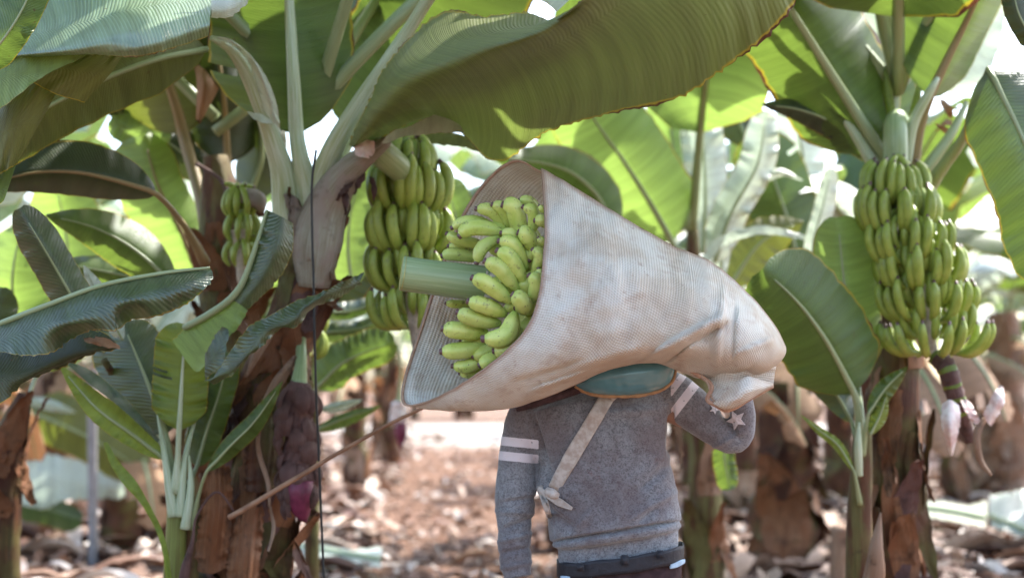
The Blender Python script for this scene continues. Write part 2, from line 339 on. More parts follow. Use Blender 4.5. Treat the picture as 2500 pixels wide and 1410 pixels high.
F = [([(1158,509),(1200,516),(1240,560)],21,3.99),([(1198,498),(1228,512),(1252,565)],20,3.98),([(1223,498),(1255,512),(1272,590)],29,3.95),([(1264,489),(1292,492),(1318,520)],17,3.98),
([(1273,503),(1302,520),(1298,575)],20,3.93),([(1302,538),(1326,540),(1350,555)],20,3.88),([(1314,500),(1326,512),(1340,520)],11,3.9),([(1099,558),(1140,541),(1200,545)],19,4.0),([(1118,579),(1155,556),(1235,566)],25,3.95),
([(1087,568),(1120,585),(1190,600)],18,4.03),([(1091,600),(1125,604),(1180,622)],15,4.07),([(1075,625),(1110,621),(1180,632)],20,4.05),([(1162,646),(1178,605),(1218,580)],21,3.91),([(1219,567),(1256,576),(1282,625)],18,3.9),
([(1213,587),(1252,598),(1286,655)],23,3.87),([(1209,609),(1246,632),(1282,695)],25,3.85),([(1179,635),(1218,655),(1264,708)],25,3.84),([(1148,676),(1190,694),(1250,738)],26,3.84),([(1248,716),(1270,732),(1292,762)],27,3.80),
([(1138,734),(1180,745),(1236,768)],25,3.86),([(1112,760),(1152,775),(1222,790)],26,3.88),([(1076,801),(1118,806),(1190,812)],27,3.91),([(1173,827),(1232,820),(1258,762)],30,3.83),([(1072,858),(1120,856),(1190,846)],26,3.93),
([(1100,893),(1145,892),(1198,862)],21,3.95),([(1118,911),(1150,910),(1185,895)],15,3.98),([(1167,893),(1195,880),(1228,866)],24,3.89),([(1201,857),(1236,850),(1270,800)],25,3.85),([(1262,566),(1284,575),(1304,612)],27,3.88),
([(1297,606),(1318,626),(1302,672)],20,3.85),([(1314,652),(1318,675),(1310,700)],16,3.83),([(1288,669),(1310,690),(1298,738)],25,3.82),([(1312,578),(1326,590),(1345,600)],13,3.86),([(1085,740),(1115,742),(1160,742)],13,4.1),
([(1250,600),(1285,570),(1310,590)],16,3.95),([(1225,760),(1262,745),(1292,770)],18,3.90),([(1215,700),(1255,660),(1300,650)],20,3.93),([(1180,560),(1215,560),(1265,580)],22,4.0),([(1290,640),(1310,600),(1335,590)],20,3.9),
([(1190,600),(1215,610),(1260,640)],22,3.96),([(1195,680),(1230,700),(1280,740)],22,3.94),([(1120,830),(1160,835),(1220,830)],20,3.96),([(1150,870),(1185,860),(1230,840)],22,3.94)]
for p, r, d in F: fruit_px(bunch, p, r, d, d+.035)
v, f, u = ptube([(982, 667, 3.985), (1080, 680, 3.99), (1190, 694, 4.0)], [42.5, 43, 45], N=12, n=32)
stk = link('cut_stalk', v, f[:-2], M['stalk_green'], bunch, uv=u)
v, f, u = ptube([(980.0, 666.7, 3.984), (986, 667.6, 3.985)], [41, 43.2], N=3, n=32); link('cut_end', v, f, M['stalk_rim'], stk, uv=u)
v, f, u = ptube([(1188, 694, 4.0), (1240, 700, 4.0), (1400, 730, 4.02), (1640, 780, 4.05), (1800, 830, 4.05)], [46, 38, 36, 30, 14], N=20, n=16)
MBc = np.array([noise.noise(Vector(a)*60) for a in v])[:, None]*.012*np.array([1, 1, 1]); link('rachis', v+MBc, f, M['rachis'], bunch, uv=u)
fm = MB(); rr = random.Random(4)                              # the hands deep in the wrapping, seen only as a mass
for k in range(7):
    cx = 1300+k*75; cy = 705+k*17; Rr = (150-k*13)
    for a in range(14):
        an = a/14*6.28+rr.random()*.3; d0 = 4.03+.10*math.sin(an)*(1-k*.1); bx, by = cx+30, cy+math.cos(an)*35; dd = .14*(1-k*.08)
        q = P3(np.array([(cx-50, cy+math.cos(an)*Rr, 4.03+math.sin(an)*dd), (cx-5, cy+math.cos(an)*Rr*.9, 4.03+math.sin(an)*dd*.95), (bx, by, 4.03+math.sin(an)*.04)]))
        v, f, u = banana_geo(q, 22*4/FPX, n=8, N=10); fm.add(v, f, u)
tag(fm.build('inner_bananas', M['banana_yellowgreen'], bunch), kind='stuff')

# ---------- woven sheet round the bunch ----------
sheet = empty('carrying_sheet', P(1300, 930, 4.0), 'off-white woven padded sheet wrapped in a cone around the banana bunch, stained brown', 'sheet')
RG = [  # nine control points round each ring: top edge, near side, bottom, far side, overlap
[(1320,411,4.0),(1328,600,3.80),(1290,790,3.765),(1140,926,3.83),(984,983,4.0),(1028,790,4.24),(1130,520,4.32),(1240,396,4.22),(1326,420,4.06)],
[(1392,452,4.0),(1405,630,3.77),(1370,820,3.74),(1235,945,3.82),(1080,993,3.98),(1150,800,4.30),(1240,560,4.36),(1330,445,4.24),(1390,462,4.07)],
[(1500,519,4.0),(1515,670,3.75),(1480,840,3.72),(1375,930,3.83),(1250,984,3.99),(1300,800,4.35),(1400,620,4.38),(1460,530,4.24),(1498,529,4.07)],
[(1640,600,4.0),(1650,720,3.75),(1615,832,3.73),(1545,876,3.83),(1455,902,3.99),(1450,820,4.33),(1560,680,4.36),(1610,610,4.22),(1638,610,4.06)],
[(1735,640,4.0),(1745,740,3.77),(1712,835,3.75),(1655,870,3.84),(1590,880,3.98),(1600,800,4.28),(1680,690,4.30),(1720,650,4.20),(1734,652,4.05)],
[(1830,722,4.0),(1835,790,3.81),(1805,865,3.79),(1750,905,3.86),(1700,915,3.98),(1735,830,4.2),(1790,760,4.22),(1820,735,4.15),(1828,732,4.04)],
[(1893,800,4.0),(1893,840,3.87),(1872,888,3.86),(1835,915,3.9),(1800,920,3.98),(1830,860,4.12),(1865,820,4.13),(1885,808,4.09),(1892,806,4.02)],
[(1917,848,4.0),(1916,862,3.95),(1905,880,3.94),(1890,896,3.95),(1878,899,3.98),(1888,880,4.03),(1902,862,4.03),(1912,853,4.03),(1916,852,4.01)]]
NR, NC = 150, 170
rg = np.stack([cr(r, NC, chord=False) for r in RG], 0); G = np.stack([cr(rg[:, j], NR, chord=False) for j in range(NC)], 1)
def ridge(x, y, p, q, w, amp, sharp=.4):             # a crease between two photo points: raised cloth along a line
    p = np.array(p, float); q = np.array(q, float); t = q-p; L = np.linalg.norm(t); t /= L; s = (x-p[0])*t[0]+(y-p[1])*t[1]; dd = (x-p[0])*t[1]-(y-p[1])*t[0]
    return amp*np.exp(-(np.where(dd < 0, dd/w, dd/(w*sharp)))**2)*np.clip(np.minimum(s/40+.5, (L-s)/40+.5), 0, 1)
X, Y = G[..., 0], G[..., 1]; near = np.clip((4.03-G[..., 2])/.12, 0, 1)
dz = 0
for p, q, w, a in (((1560,885),(1760,770),16,-.030),((1590,900),(1770,790),12,.028),((1640,880),(1700,835),9,-.02),((1770,700),(1752,880),13,-.020),((1795,735),(1790,880),12,.016),((1745,955),(1830,895),10,.02),((1800,860),(1895,820),12,-.014),
                   ((1380,900),(1560,850),30,-.012),((1450,500),(1520,760),45,-.010),((1340,780),(1480,700),40,-.010),((1260,930),(1420,880),16,.016),((1300,950),(1430,905),9,-.016)): dz = dz+ridge(X, Y, p, q, w, a)
nz = np.array([[noise.noise((X[i, j]*.011, Y[i, j]*.011, G[i, j, 2]*3)) for j in range(NC)] for i in range(NR)])
n2 = np.array([[noise.noise((X[i, j]*.035, Y[i, j]*.03, 7)) for j in range(NC)] for i in range(NR)])
G[..., 2] += near*dz*1.0+nz*.016+n2*.005
G[..., 1] += 2*n2; V = P3(G)
Lr = np.cumsum(np.concatenate([np.zeros((1, NC)), np.linalg.norm(np.diff(V, axis=0), axis=2)]), 0); Lc = np.cumsum(np.concatenate([np.zeros((NR, 1)), np.linalg.norm(np.diff(V, axis=1), axis=2)], 1), 1)
Lm = Lr[:, NC//4][:, None]*np.ones((1, NC)); uvs = np.stack([Lm, Lc], -1)
hem = np.maximum(np.clip(1.3-Lr/.014, 0, 1), np.clip(1.6-Lc/.014, 0, 1))
body_sheet = link('wrap', V.reshape(-1, 3), gridf(NR, NC), M['woven_sheet'], sheet, uv=uvs.reshape(-1, 2), attrs={'hem': hem.ravel()})
md = body_sheet.modifiers.new('thick', 'SOLIDIFY'); md.thickness = .003; md.offset = -1
e0 = V[1, :]; tv, tf, tu = tube(e0, .003, n=8); link('opening_hem', tv, tf, M['hem_tape'], sheet, uv=tu)
e1 = V[:, 1]; tv, tf, tu = tube(e1, .003, n=8); link('side_hem', tv, tf, M['hem_tape'], sheet, uv=tu)
# loose corner folded out under the tail
def panel(name, rows, parent, mat, nu=30, nv=20, th=.005, w=.0, attr=True):
    G = surf(rows, nu, nv, 0, 0, 3); 
    for i in range(nu):
        for j in range(nv): G[i, j, 2] += w*noise.noise((i*.25, j*.25, 2))
    V = P3(G); sx = np.cumsum(np.concatenate([np.zeros((1, nv)), np.linalg.norm(np.diff(V, axis=0), axis=2)]), 0); sy = np.cumsum(np.concatenate([np.zeros((nu, 1)), np.linalg.norm(np.diff(V, axis=1), axis=2)], 1), 1)
    hm = np.clip(1-(sy[:, -1:]-sy)/.012, 0, 1); o = link(name, V.reshape(-1, 3), gridf(nu, nv), mat, parent, uv=np.stack([sx, sy], -1).reshape(-1, 2), attrs={'hem': hm.ravel()} if attr else None)
    if th: md = o.modifiers.new('thick', 'SOLIDIFY'); md.thickness = th; md.offset = 0
    return o, V
fold, FV = panel('folded_corner', [[(1640,868,3.93),(1700,872,3.88),(1760,880,3.84),(1830,890,3.85),(1893,895,3.93)],[(1643,876,3.95),(1715,905,3.93),(1745,930,3.90),(1800,932,3.87),(1890,915,3.92)],[(1646,884,3.93),(1725,932,3.87),(1742,978,3.85),(1790,985,3.84),(1888,940,3.9)]], sheet, M['woven_sheet'], w=.006)
v, f, u = ptube([(1646,884,3.92),(1690,906,3.90),(1733,934,3.87),(1738,948,3.86),(1727,975,3.86),(1745,987,3.85),(1777,1001,3.84),(1830,973,3.86),(1886,942,3.9)], 5.5, N=60, n=8); link('fold_hem', v, f, M['hem_tape'], sheet, uv=u)
panel('turned_lip', [[(1742,985,3.838),(1780,950,3.83),(1822,920,3.83),(1850,926,3.85),(1884,936,3.885)],[(1750,990,3.828),(1790,975,3.80),(1830,950,3.80),(1860,945,3.84),(1886,938,3.88)],[(1770,999,3.83),(1790,996,3.82),(1830,975,3.83),(1860,956,3.86),(1887,942,3.885)]], sheet, M['woven_sheet'], w=.004)
# lower layer of the sheet seen under the cone's mouth, running to the pad
panel('under_layer', [[(1230,968,3.86),(1330,920,3.84),(1440,880,3.84),(1520,865,3.86)],[(1230,985,3.90),(1330,950,3.90),(1430,908,3.92),(1500,880,3.95)],[(1205,997,3.99),(1320,972,4.0),(1425,928,4.02),(1480,898,4.03)]], sheet, M['woven_sheet'], w=.004)

# ---------- the carrier ----------
BASE = P(1480, 930, 4.3); BASE[2] = 0
def loft(rings, n=28):                       # rings: (center xyz, halfwidth, halfdepth, tilt, power)
    V = []; 
    for c, a, b, tl in rings:
        th = np.arange(n)/n*2*math.pi; cx, sx = np.cos(th), np.sin(th); k = .82
        x = a*np.sign(cx)*abs(cx)**k; y = b*np.sign(sx)*abs(sx)**k; V.append(np.stack([c[0]+x, c[1]+y, c[2]-x*tl], 1))
    F_ = [(i*n+j, i*n+(j+1) % n, (i+1)*n+(j+1) % n, (i+1)*n+j) for i in range(len(rings)-1) for j in range(n)]
    F_ += [tuple(range(n))[::-1], tuple((len(rings)-1)*n+j for j in range(n))]; return np.concatenate(V), F_
def fuse(name, parts, voxel, mat, parent, it=6, disp=None, origin=None, attrs=None, split=None):
    mb = MB()
    for p in parts: mb.add(p[0], p[1])
    o = link('tmp_'+name, np.concatenate(mb.v), mb.f, mat)
    bm = bmesh.new(); bm.from_mesh(o.data); bmesh.ops.triangulate(bm, faces=[f for f in bm.faces if len(f.verts) > 4]); bmesh.ops.recalc_face_normals(bm, faces=bm.faces); bm.to_mesh(o.data); bm.free()
    r = o.modifiers.new('r', 'REMESH'); r.mode = 'VOXEL'; r.voxel_size = voxel; s = o.modifiers.new('s', 'SMOOTH'); s.iterations = it; s.factor = .6
    bpy.context.view_layer.update(); me = bpy.data.meshes.new_from_object(o.evaluated_get(bpy.context.evaluated_depsgraph_get()))
    V = np.zeros(len(me.vertices)*3); me.vertices.foreach_get('co', V); V = V.reshape(-1, 3); Fc = [tuple(p.vertices) for p in me.polygons]
    Nn = np.array([v.normal[:] for v in me.vertices]); bpy.data.objects.remove(o)
    if disp: V = V+Nn*disp(V)[:, None]
    return link(name, V, Fc, mat, parent, attrs=attrs(V) if attrs else None, origin=origin)
def TR(c, hw, hd, tl=0.): return (P(c[0], c[1], c[2]), hw*c[2]/FPX, hd, tl)
DT = 4.26
# body (under the clothes): trunk, legs, arms, hands, neck and head fused into one surface
def limb(pts, r, n=14, N=24): return tube(cr(pts, N, chord=False), np.interp(np.linspace(0, 1, N), np.linspace(0, 1, len(r)), r), n=n)[:2]
hipz = 1.45-(1440-930)*DT/FPX
bx = BASE[0]; by = DT
J = {k: P(*v) for k, v in dict(ls=(1285,1015,DT), le=(1256,1225,DT+.01), lw=(1262,1415,DT-.02), rs=(1632,985,DT), re=(1788,1072,DT-.02), rw=(1805,900,DT-.12)).items()}
hip = P(1518, 1440, DT)
body = [loft([(hip+[0,0,-.12],.13,.09,0),(hip+[0,0,-.02],.165,.11,0),TR((1512,1345,DT),125,.095,-.0),TR((1495,1200,DT),135,.1),TR((1465,1060,DT),150,.105,-.1),TR((1455,1000,DT),140,.095,-.1),TR((1450,965,DT),95,.07,-.1),TR((1450,940,DT),52,.055)]),
 limb([P(1450,975,DT), P(1447,930,DT+.12), P(1445,905,DT+.24)], [.06,.056,.06])]
hc = P(1445, 880, DT+.34)
def ell(c, r, rot=None, n=20):
    V = []; F_ = []
    for i in range(n+1):
        for j in range(n): a = math.pi*i/n; b = 2*math.pi*j/n; V.append((r[0]*math.sin(a)*math.cos(b), r[1]*math.sin(a)*math.sin(b), r[2]*math.cos(a)))
    V = np.array(V)
    if rot is not None: V = V@np.array(rot).T
    F_ = [(i*n+j, i*n+(j+1) % n, (i+1)*n+(j+1) % n, (i+1)*n+j) for i in range(n) for j in range(n)]; return V+np.array(c), F_
rx = np.array(Matrix.Rotation(R(-38), 3, 'X'))                    # head bowed forward under the load
hp = lambda x, y, z: hc+rx@np.array([x, y, z])
body += [ell(hc, (.078,.098,.115), rx), ell(hp(0,.03,-.07), (.055,.065,.06), rx), ell(hp(0,.105,-.01), (.014,.024,.026), rx), ell(hp(0,.092,-.055), (.026,.014,.012), rx), ell(hp(0,.078,-.098), (.028,.024,.02), rx), ell(hp(0,.088,.035), (.055,.016,.012), rx)]
for s in (-1, 1): body += [ell(hp(s*.08, .0, -.012), (.012,.022,.034), rx), ell(hp(s*.031,.086,.012), (.015,.012,.010), rx)]
body += [limb([J['ls']+[.03,0,.0], (J['ls']+J['le'])/2, J['le'], (J['le']+J['lw'])/2, J['lw']], [.052,.046,.038,.034,.025]), limb([J['rs']+[-.03,0,0], (J['rs']+J['re'])/2, J['re'], (J['re']+J['rw'])/2+[.014,.012,0], J['rw']], [.045,.038,.03,.024,.022])]
def hand(w, dirv, palmn, side):              # palm, four bent fingers, thumb leaving the side of the palm
    d = np.array(dirv)/np.linalg.norm(dirv); n = np.array(palmn, float); n -= d*(n@d); n /= np.linalg.norm(n); s = np.cross(d, n)*side; out = []
    for k, o in enumerate((-.03, -.01, .01, .03)): out.append(limb([w, w+d*.05+s*o, w+d*.09+s*o], [.016, .0135, .012], N=8))
    for k, (o, L) in enumerate(((-.032,.062),(-.011,.075),(.011,.08),(.032,.072))):
        a = w+d*.085+s*o; out.append(limb([a, a+d*L*.4+n*.006, a+d*L*.7+n*L*.3, a+d*L*.82+n*L*.62], [.0098,.0092,.0085,.007], n=10, N=14))
    a = w+d*.03+s*.028; out.append(limb([a, a+s*.03+d*.025+n*.01, a+s*.035+d*.055+n*.022, a+s*.03+d*.075+n*.03], [.013,.012,.0105,.008], n=10, N=12)); return out
body += hand(J['lw'], (.02,.03,-1), (1,.3,0), 1); body += hand(J['rw'], (-.15,-.05,1), (-.5,-.8,0), -1)
for s, dy, kz in ((-1, -.28, 0), (1, .22, .0)):                   # mid-stride legs
    h = hip+[s*.085,0,-.08]; k = np.array([h[0]+s*.0, h[1]+dy*.35+.05, .50]); a = np.array([h[0]+s*.01, h[1]+dy, .09]); body += [limb([h, (h+k)/2, k, (k+a)/2+[0,-.02,0], a], [.085,.075,.055,.052,.036]), limb([a+[0,-.03,-.04], a+[0,.08,-.055], a+[s*.01,.18,-.06]], [.035,.036,.022])]
person = fuse('person', body, .006, M['skin'], None, it=3, origin=BASE)
tag(person, 'person in grey sweater with white sleeve stripes, seen from behind carrying the load', 'person')
# sweater
tl = .16
torso = loft([TR((1511,1362,DT),146,.114,-tl),TR((1510,1335,DT),147,.117,-tl),TR((1508,1314,DT),146,.118,-tl),TR((1505,1307,DT),158,.142,-tl),TR((1503,1293,DT),161,.150,-tl),TR((1500,1270,DT),161,.150,-tl),TR((1494,1225,DT),157,.140,-tl*.9),TR((1477,1170,DT),165,.136,-tl*.8),TR((1475,1110,DT),161,.135,-tl*.8),TR((1464,1060,DT),172,.138,-.15),TR((1455,1015,DT),184,.132,-.15),TR((1448,975,DT),182,.112,-.18),TR((1446,953,DT+.02),150,.09,-.2),TR((1447,936,DT+.04),95,.075,-.15),TR((1447,922,DT+.06),62,.07,-.1)], 40)
def armtube(pts, r): q = cr([list(p)+[x] for p, x in zip(pts, r)], 40); return tube(P3(q[:, :3]), q[:, 3]*q[:, 2]/FPX, n=24)[:2]
la = armtube([(1310,985,DT),(1288,1022,DT),(1270,1075,DT),(1263,1130,DT),(1260,1190,DT),(1256,1250,DT+.01),(1255,1300,DT),(1260,1365,DT-.01),(1266,1408,DT-.02)],[50,50,46,46,49,47,42,39,33])
ra = armtube([(1585,968,DT),(1630,960,DT),(1674,986,DT-.01),(1712,1017,DT-.015),(1748,1046,DT-.02),(1786,1072,DT-.02),(1806,1052,DT-.03),(1812,1000,DT-.06),(1806,945,DT-.09),(1804,905,DT-.11)],[56,60,55,48,43,38,34,31,28,25])
def wr(V):
    px, py, d = topx(V.T[0][:, None]*0) if False else (None, None, None)
    x = 1250+((V-CC)@CX)/((V-CC)@CF)*FPX; y = 705-((V-CC)@CU)/((V-CC)@CF)*FPX; o = np.zeros(len(V))
    for p, q, w, a in (((1225,1290),(1300,1265),9,-.006),((1220,1320),(1298,1300),8,.005),((1222,1350),(1296,1335),8,-.006),((1230,1225),(1310,1215),9,-.005),((1215,1245),(1290,1250),9,.005),((1225,1385),(1296,1370),8,.005),
                       ((1352,1322),(1656,1273),6,-.014),((1330,1225),(1400,1290),14,-.007),((1320,1180),(1380,1260),12,.007),((1640,1130),(1560,1200),16,-.006),((1650,1200),(1540,1265),14,.006),((1310,1080),(1350,1180),14,-.008),((1300,1010),(1330,1120),10,-.010),
                       ((1642,1000),(1636,1100),7,-.012),((1765,1000),(1800,1060),9,-.006),((1745,1090),(1815,1050),9,.005),((1400,1300),(1440,1250),12,.005),((1560,1280),(1600,1235),12,-.005),((1420,1010),(1600,1000),12,.005),((1500,1150),(1520,1260),25,.005)): o += 1.7*ridge(x, y, p, q, w, a, .6)
    o += np.array([noise.noise(Vector(v)*9)*.005+noise.noise(Vector(v)*24)*.002 for v in V]); return o
def stripes(V):
    x = 1250+((V-CC)@CX)/((V-CC)@CF)*FPX; y = 705-((V-CC)@CU)/((V-CC)@CF)*FPX; s = y-(x-1260)*.10
    bump_ = lambda q, c, h: np.clip((h-abs(q-c))/4+.5, 0, 1)
    a = np.maximum(bump_(s, 1079, 11), bump_(s, 1115, 11))*np.clip((1315-x)/4+.5, 0, 1)
    u = (x-1625)*.79+(y-955)*.61; b = np.maximum(bump_(u, 10, 9), bump_(u, 47, 11))*np.clip((x-1638)/4+.5, 0, 1)*np.clip((1730-x)/4, 0, 1)
    return {'stripe': np.maximum(a, b)}
sweater = fuse('sweater', [torso, la, ra], .0042, M['sweater_grey'], person, it=6, disp=wr, attrs=stripes)
bpy.context.view_layer.update()
sv = [Vector(v.co)+Vector(BASE) for v in sweater.data.vertices]; bvh = BVHTree.FromPolygons(sv, [tuple(p.vertices) for p in sweater.data.polygons])
def on_body(x, y, off=.004, dflt=4.12):
    w = P(x, y, 1.)-CC; h = bvh.ray_cast(Vector(CC), Vector(w).normalized())
    if h[0] is None: return P(x, y, dflt)
    return np.array(h[0]-Vector(w).normalized()*off)
# ribbed waistband of the sweater
def ribbon(cpx, wpx, name, mat, parent, off=.005, th=.003, N=30, nv=7, follow=True):
    q = cr([(*p, 0) for p in cpx], N); T = np.gradient(q[:, :2], axis=0); T /= np.linalg.norm(T, axis=1)[:, None]; nr = np.stack([-T[:, 1], T[:, 0]], 1); w = np.interp(np.linspace(0, 1, N), np.linspace(0, 1, len(wpx)), wpx)
    V = np.array([[on_body(*(q[i, :2]+nr[i]*w[i]*k), off) for k in np.linspace(-.5, .5, nv)] for i in range(N)])
    dist = (V-CC)@CF; med = np.minimum.accumulate(dist[:, nv//2][::-1])[::-1] if False else np.median(dist, axis=1)
    for i in range(N):
        for j in range(nv): V[i, j] = CC+(V[i, j]-CC)*((.2*dist[i, j]+.8*med[i])/dist[i, j])
    o = link(name, V.reshape(-1, 3), gridf(N, nv), mat, parent, uv=uvgrid(V).reshape(-1, 2)); md = o.modifiers.new('t', 'SOLIDIFY'); md.thickness = th; md.offset = 0; return o
# star patches on the raised forearm
def star(cx, cy, r, rot, nm='star_patch'):
    V = [on_body(cx, cy, .004)]; 
    for k in range(10): a = rot+k*math.pi/5; q = r if k % 2 == 0 else r*.45; V.append(on_body(cx+q*math.cos(a), cy+q*math.sin(a), .004))
    o = link(nm, V, [(0, k+1, (k+1) % 10+1) for k in range(10)], M['patch_white'], sweater, smooth=False); md = o.modifiers.new('t', 'SOLIDIFY'); md.thickness = .002
star(1798, 1024, 25, .5); star(1744, 998, 13, .2)
# hood folded down at the neck, left of the pad
v, f, u = ptube([(1262,1000,DT-.10),(1300,984,DT-.11),(1360,964,DT-.12),(1430,945,DT-.11)], [7,17,19,14], N=24, n=14, squash=.7); link('hood', v, f, M['hood_cloth'], person, uv=u)
# trousers, belt, shirt tails
tr = loft([(hip+[0,0,-.16],.15,.11,0),(hip+[0,0,-.06],.178,.125,0),(hip+[0,0,.02],.178,.128,-.05),TR((1515,1385,DT),153,.122,-.14),TR((1514,1360,DT),149,.116,-.14)])
parts = [tr]
for s, dy in ((-1,-.28),(1,.22)):
    h = hip+[s*.085,0,-.06]; k = np.array([h[0], h[1]+dy*.35+.05, .50]); a = np.array([h[0]+s*.01, h[1]+dy, .10]); parts.append(limb([h, (h+k)/2, k, (k+a)/2+[0,-.02,0], a], [.098,.09,.072,.066,.06]))
trous = fuse('trousers', parts, .008, M['trousers_cloth'], person, it=5, disp=lambda V: np.array([noise.noise(Vector(v)*11)*.006 for v in V]))
def ringband(y0, y1, hw, hd, name, mat, tilt=.14, n=60, parent=None, a0=0, a1=2*math.pi, dy=0):
    th = np.linspace(a0, a1, n); V = np.zeros((n, 6, 3))
    for j, t in enumerate(np.linspace(0, 1, 6)):
        c = P(1514, y0+(y1-y0)*t, DT); cx, sx = np.cos(th), np.sin(th); k = .82; x = hw*np.sign(cx)*abs(cx)**k; y = hd*np.sign(sx)*abs(sx)**k
        V[:, j] = np.stack([c[0]+x, c[1]+y, c[2]+x*tilt+.002*np.sin(th*9+j)], 1)
    o = link(name, V.reshape(-1, 3), gridf(n, 6), mat, parent or person, uv=uvgrid(V).reshape(-1, 2)); md = o.modifiers.new('t', 'SOLIDIFY'); md.thickness = .005; md.offset = 0; return o
belt = ringband(1346, 1384, 153*DT/FPX, .134, 'belt', M['belt_black'])
for x, y in ((1416,1384),(1525,1367),(1612,1353)):
    c = P(x, y, DT-.137); B = MB(); bm = bmesh.new(); bmesh.ops.create_cube(bm, size=1, matrix=Matrix.Translation(Vector(c))@Matrix.Diagonal((.024,.004,.032 if x == 1525 else .026,1))); bmesh.ops.bevel(bm, geom=bm.edges[:], offset=.003, segments=2, affect='EDGES')
    link('belt_loop', [v.co[:] for v in bm.verts], [[v.index for v in f_.verts] for f_ in bm.faces], M['belt_black'], belt); bm.free()
shirt = ringband(1378, 1399, 156*DT/FPX, .130, 'shirt_tail', M['shirt_blue'], a0=-2.75, a1=-2.0, n=24)
ringband(1380, 1391, 158*DT/FPX, .131, 'shirt_tail', M['shirt_blue'], a0=-.85, a1=-.3, n=20)
# hair and shoes
Vh, Fh = ell(hp(0,-.016,.022), (.088,.096,.108), rx, 28); kp = [((v-hc)@rx)[1] < .05 or ((v-hc)@rx)[2] > .07 for v in Vh]; Fh = [q for q in Fh if all(kp[i] for i in q)]
hair = link('hair', Vh, Fh, M['hair_black'], person); md = hair.modifiers.new('t', 'SOLIDIFY'); md.thickness = .008
for s, dy in ((-1,-.28),(1,.22)):
    a = np.array([hip[0]+s*.095, hip[1]+dy, .06]); fuse('shoe', [limb([a+[0,-.05,-.01], a+[0,.06,-.015], a+[s*.01,.19,-.03]], [.047,.048,.030]), limb([a+[0,0,0], a+[0,0,.07]], [.048,.045])], .006, M['shoe_brown'], person, it=4)

# ---------- shoulder pad with strap ----------
pad = empty('shoulder_pad', P(1530, 930, 4.08), 'glossy teal vinyl shoulder pad with tan strap on the grey sweater', 'shoulder pad')
top_ = [(1404,941),(1435,896),(1500,868),(1570,858),(1635,856),(1652,880)]; bot = [(1404,941),(1432,957),(1480,965),(1545,965),(1605,954),(1640,930),(1652,880)]
NU, NV = 56, 18; a = cr([(*p, 0) for p in top_], NU); b = cr([(*p, 0) for p in bot], NU)
front = np.zeros((NU, NV, 3)); back = np.zeros((NU, NV, 3))
for i in range(NU):
    u_ = i/(NU-1)
    for j in range(NV):
        t = j/(NV-1); p = a[i]*(1-t)+b[i]*t; bul = (math.sin(math.pi*min(max(u_, 0), 1))**.5)*(math.sin(math.pi*t)**.55); puck = .005*math.cos(u_*58+1.3*math.sin(u_*17))*t**4*(1-t*.5)
        front[i, j] = (p[0], p[1], 4.085-.105*bul+puck); back[i, j] = (p[0], p[1], 4.09+.02*bul)
mb = MB(); Vf = P3(front); mb.add(Vf, gridf(NU, NV), uvgrid(Vf)); mb.add(P3(back), [q[::-1] for q in gridf(NU, NV)]); mb.build('cushion', M['vinyl_teal'], pad)
v, f, u = ptube([(*p, 4.075) for p in bot], 5.0, N=70, n=8); vv = v+np.array([0,0,1])*np.array([noise.noise(Vector(q)*70) for q in v])[:, None]*.003; link('piping', vv, f, M['piping_tan'], pad, uv=u)
st = ribbon([(1486,962),(1440,1040),(1395,1115),(1352,1192)], [36,36,38,30], 'strap', M['strap_tan'], pad, off=.007)
ribbon([(1498,950),(1492,958),(1484,966)], [38,38,37], 'strap_stitching', M['strap_tan'], st, off=.014, N=6)
ribbon([(1312,1190),(1335,1205),(1360,1222),(1397,1241)], [10,16,20,8], 'knot_end', M['strap_tan'], st, off=.012, N=14)
ribbon([(1318,1185),(1330,1225),(1342,1262)], [12,16,12], 'knot_tail', M['strap_tan'], st, off=.006, N=12)
v, f, u = ptube([(1334,1196,4.10),(1348,1204,4.09),(1362,1210,4.095)], [9,13,8], N=8, n=12); link('knot', v, f, M['strap_tan'], st, uv=u)
# ---------- plant helpers ----------
def trunk(parent, pts, rpx, mat, N=60, n=30, name='trunk', seed=1, rough=.10, ground=True):
    q = cr([list(p)+[r] for p, r in zip(pts, rpx)], N); C3 = P3(q[:, :3]); r = q[:, 3]*q[:, 2]/FPX
    if ground: k = C3[:, 2] > -.15; C3 = C3[k]; r = r[k]; N = len(r)
    v, f, u = tube(C3, r, n=n); v = v.reshape(N, n, 3); th = np.arange(n)/n*6.283
    for i in range(N):
        # overlapping leaf sheaths: each wraps part of the stem and ends in a step
        k = np.array([noise.noise((math.cos(t)*1.6+seed, math.sin(t)*1.6, i*.03)) for t in th]); s = np.array([(noise.noise((math.cos(t)*.9, seed*2.+math.sin(t)*.9, 4))*6+i*.11) % 1. for t in th])
        v[i] += (v[i]-C3[i])*(rough*1.6*k+rough*.9*(s-.5))[:, None]
    o = link(name, v.reshape(-1, 3), f, mat, parent, uv=u); return C3, r
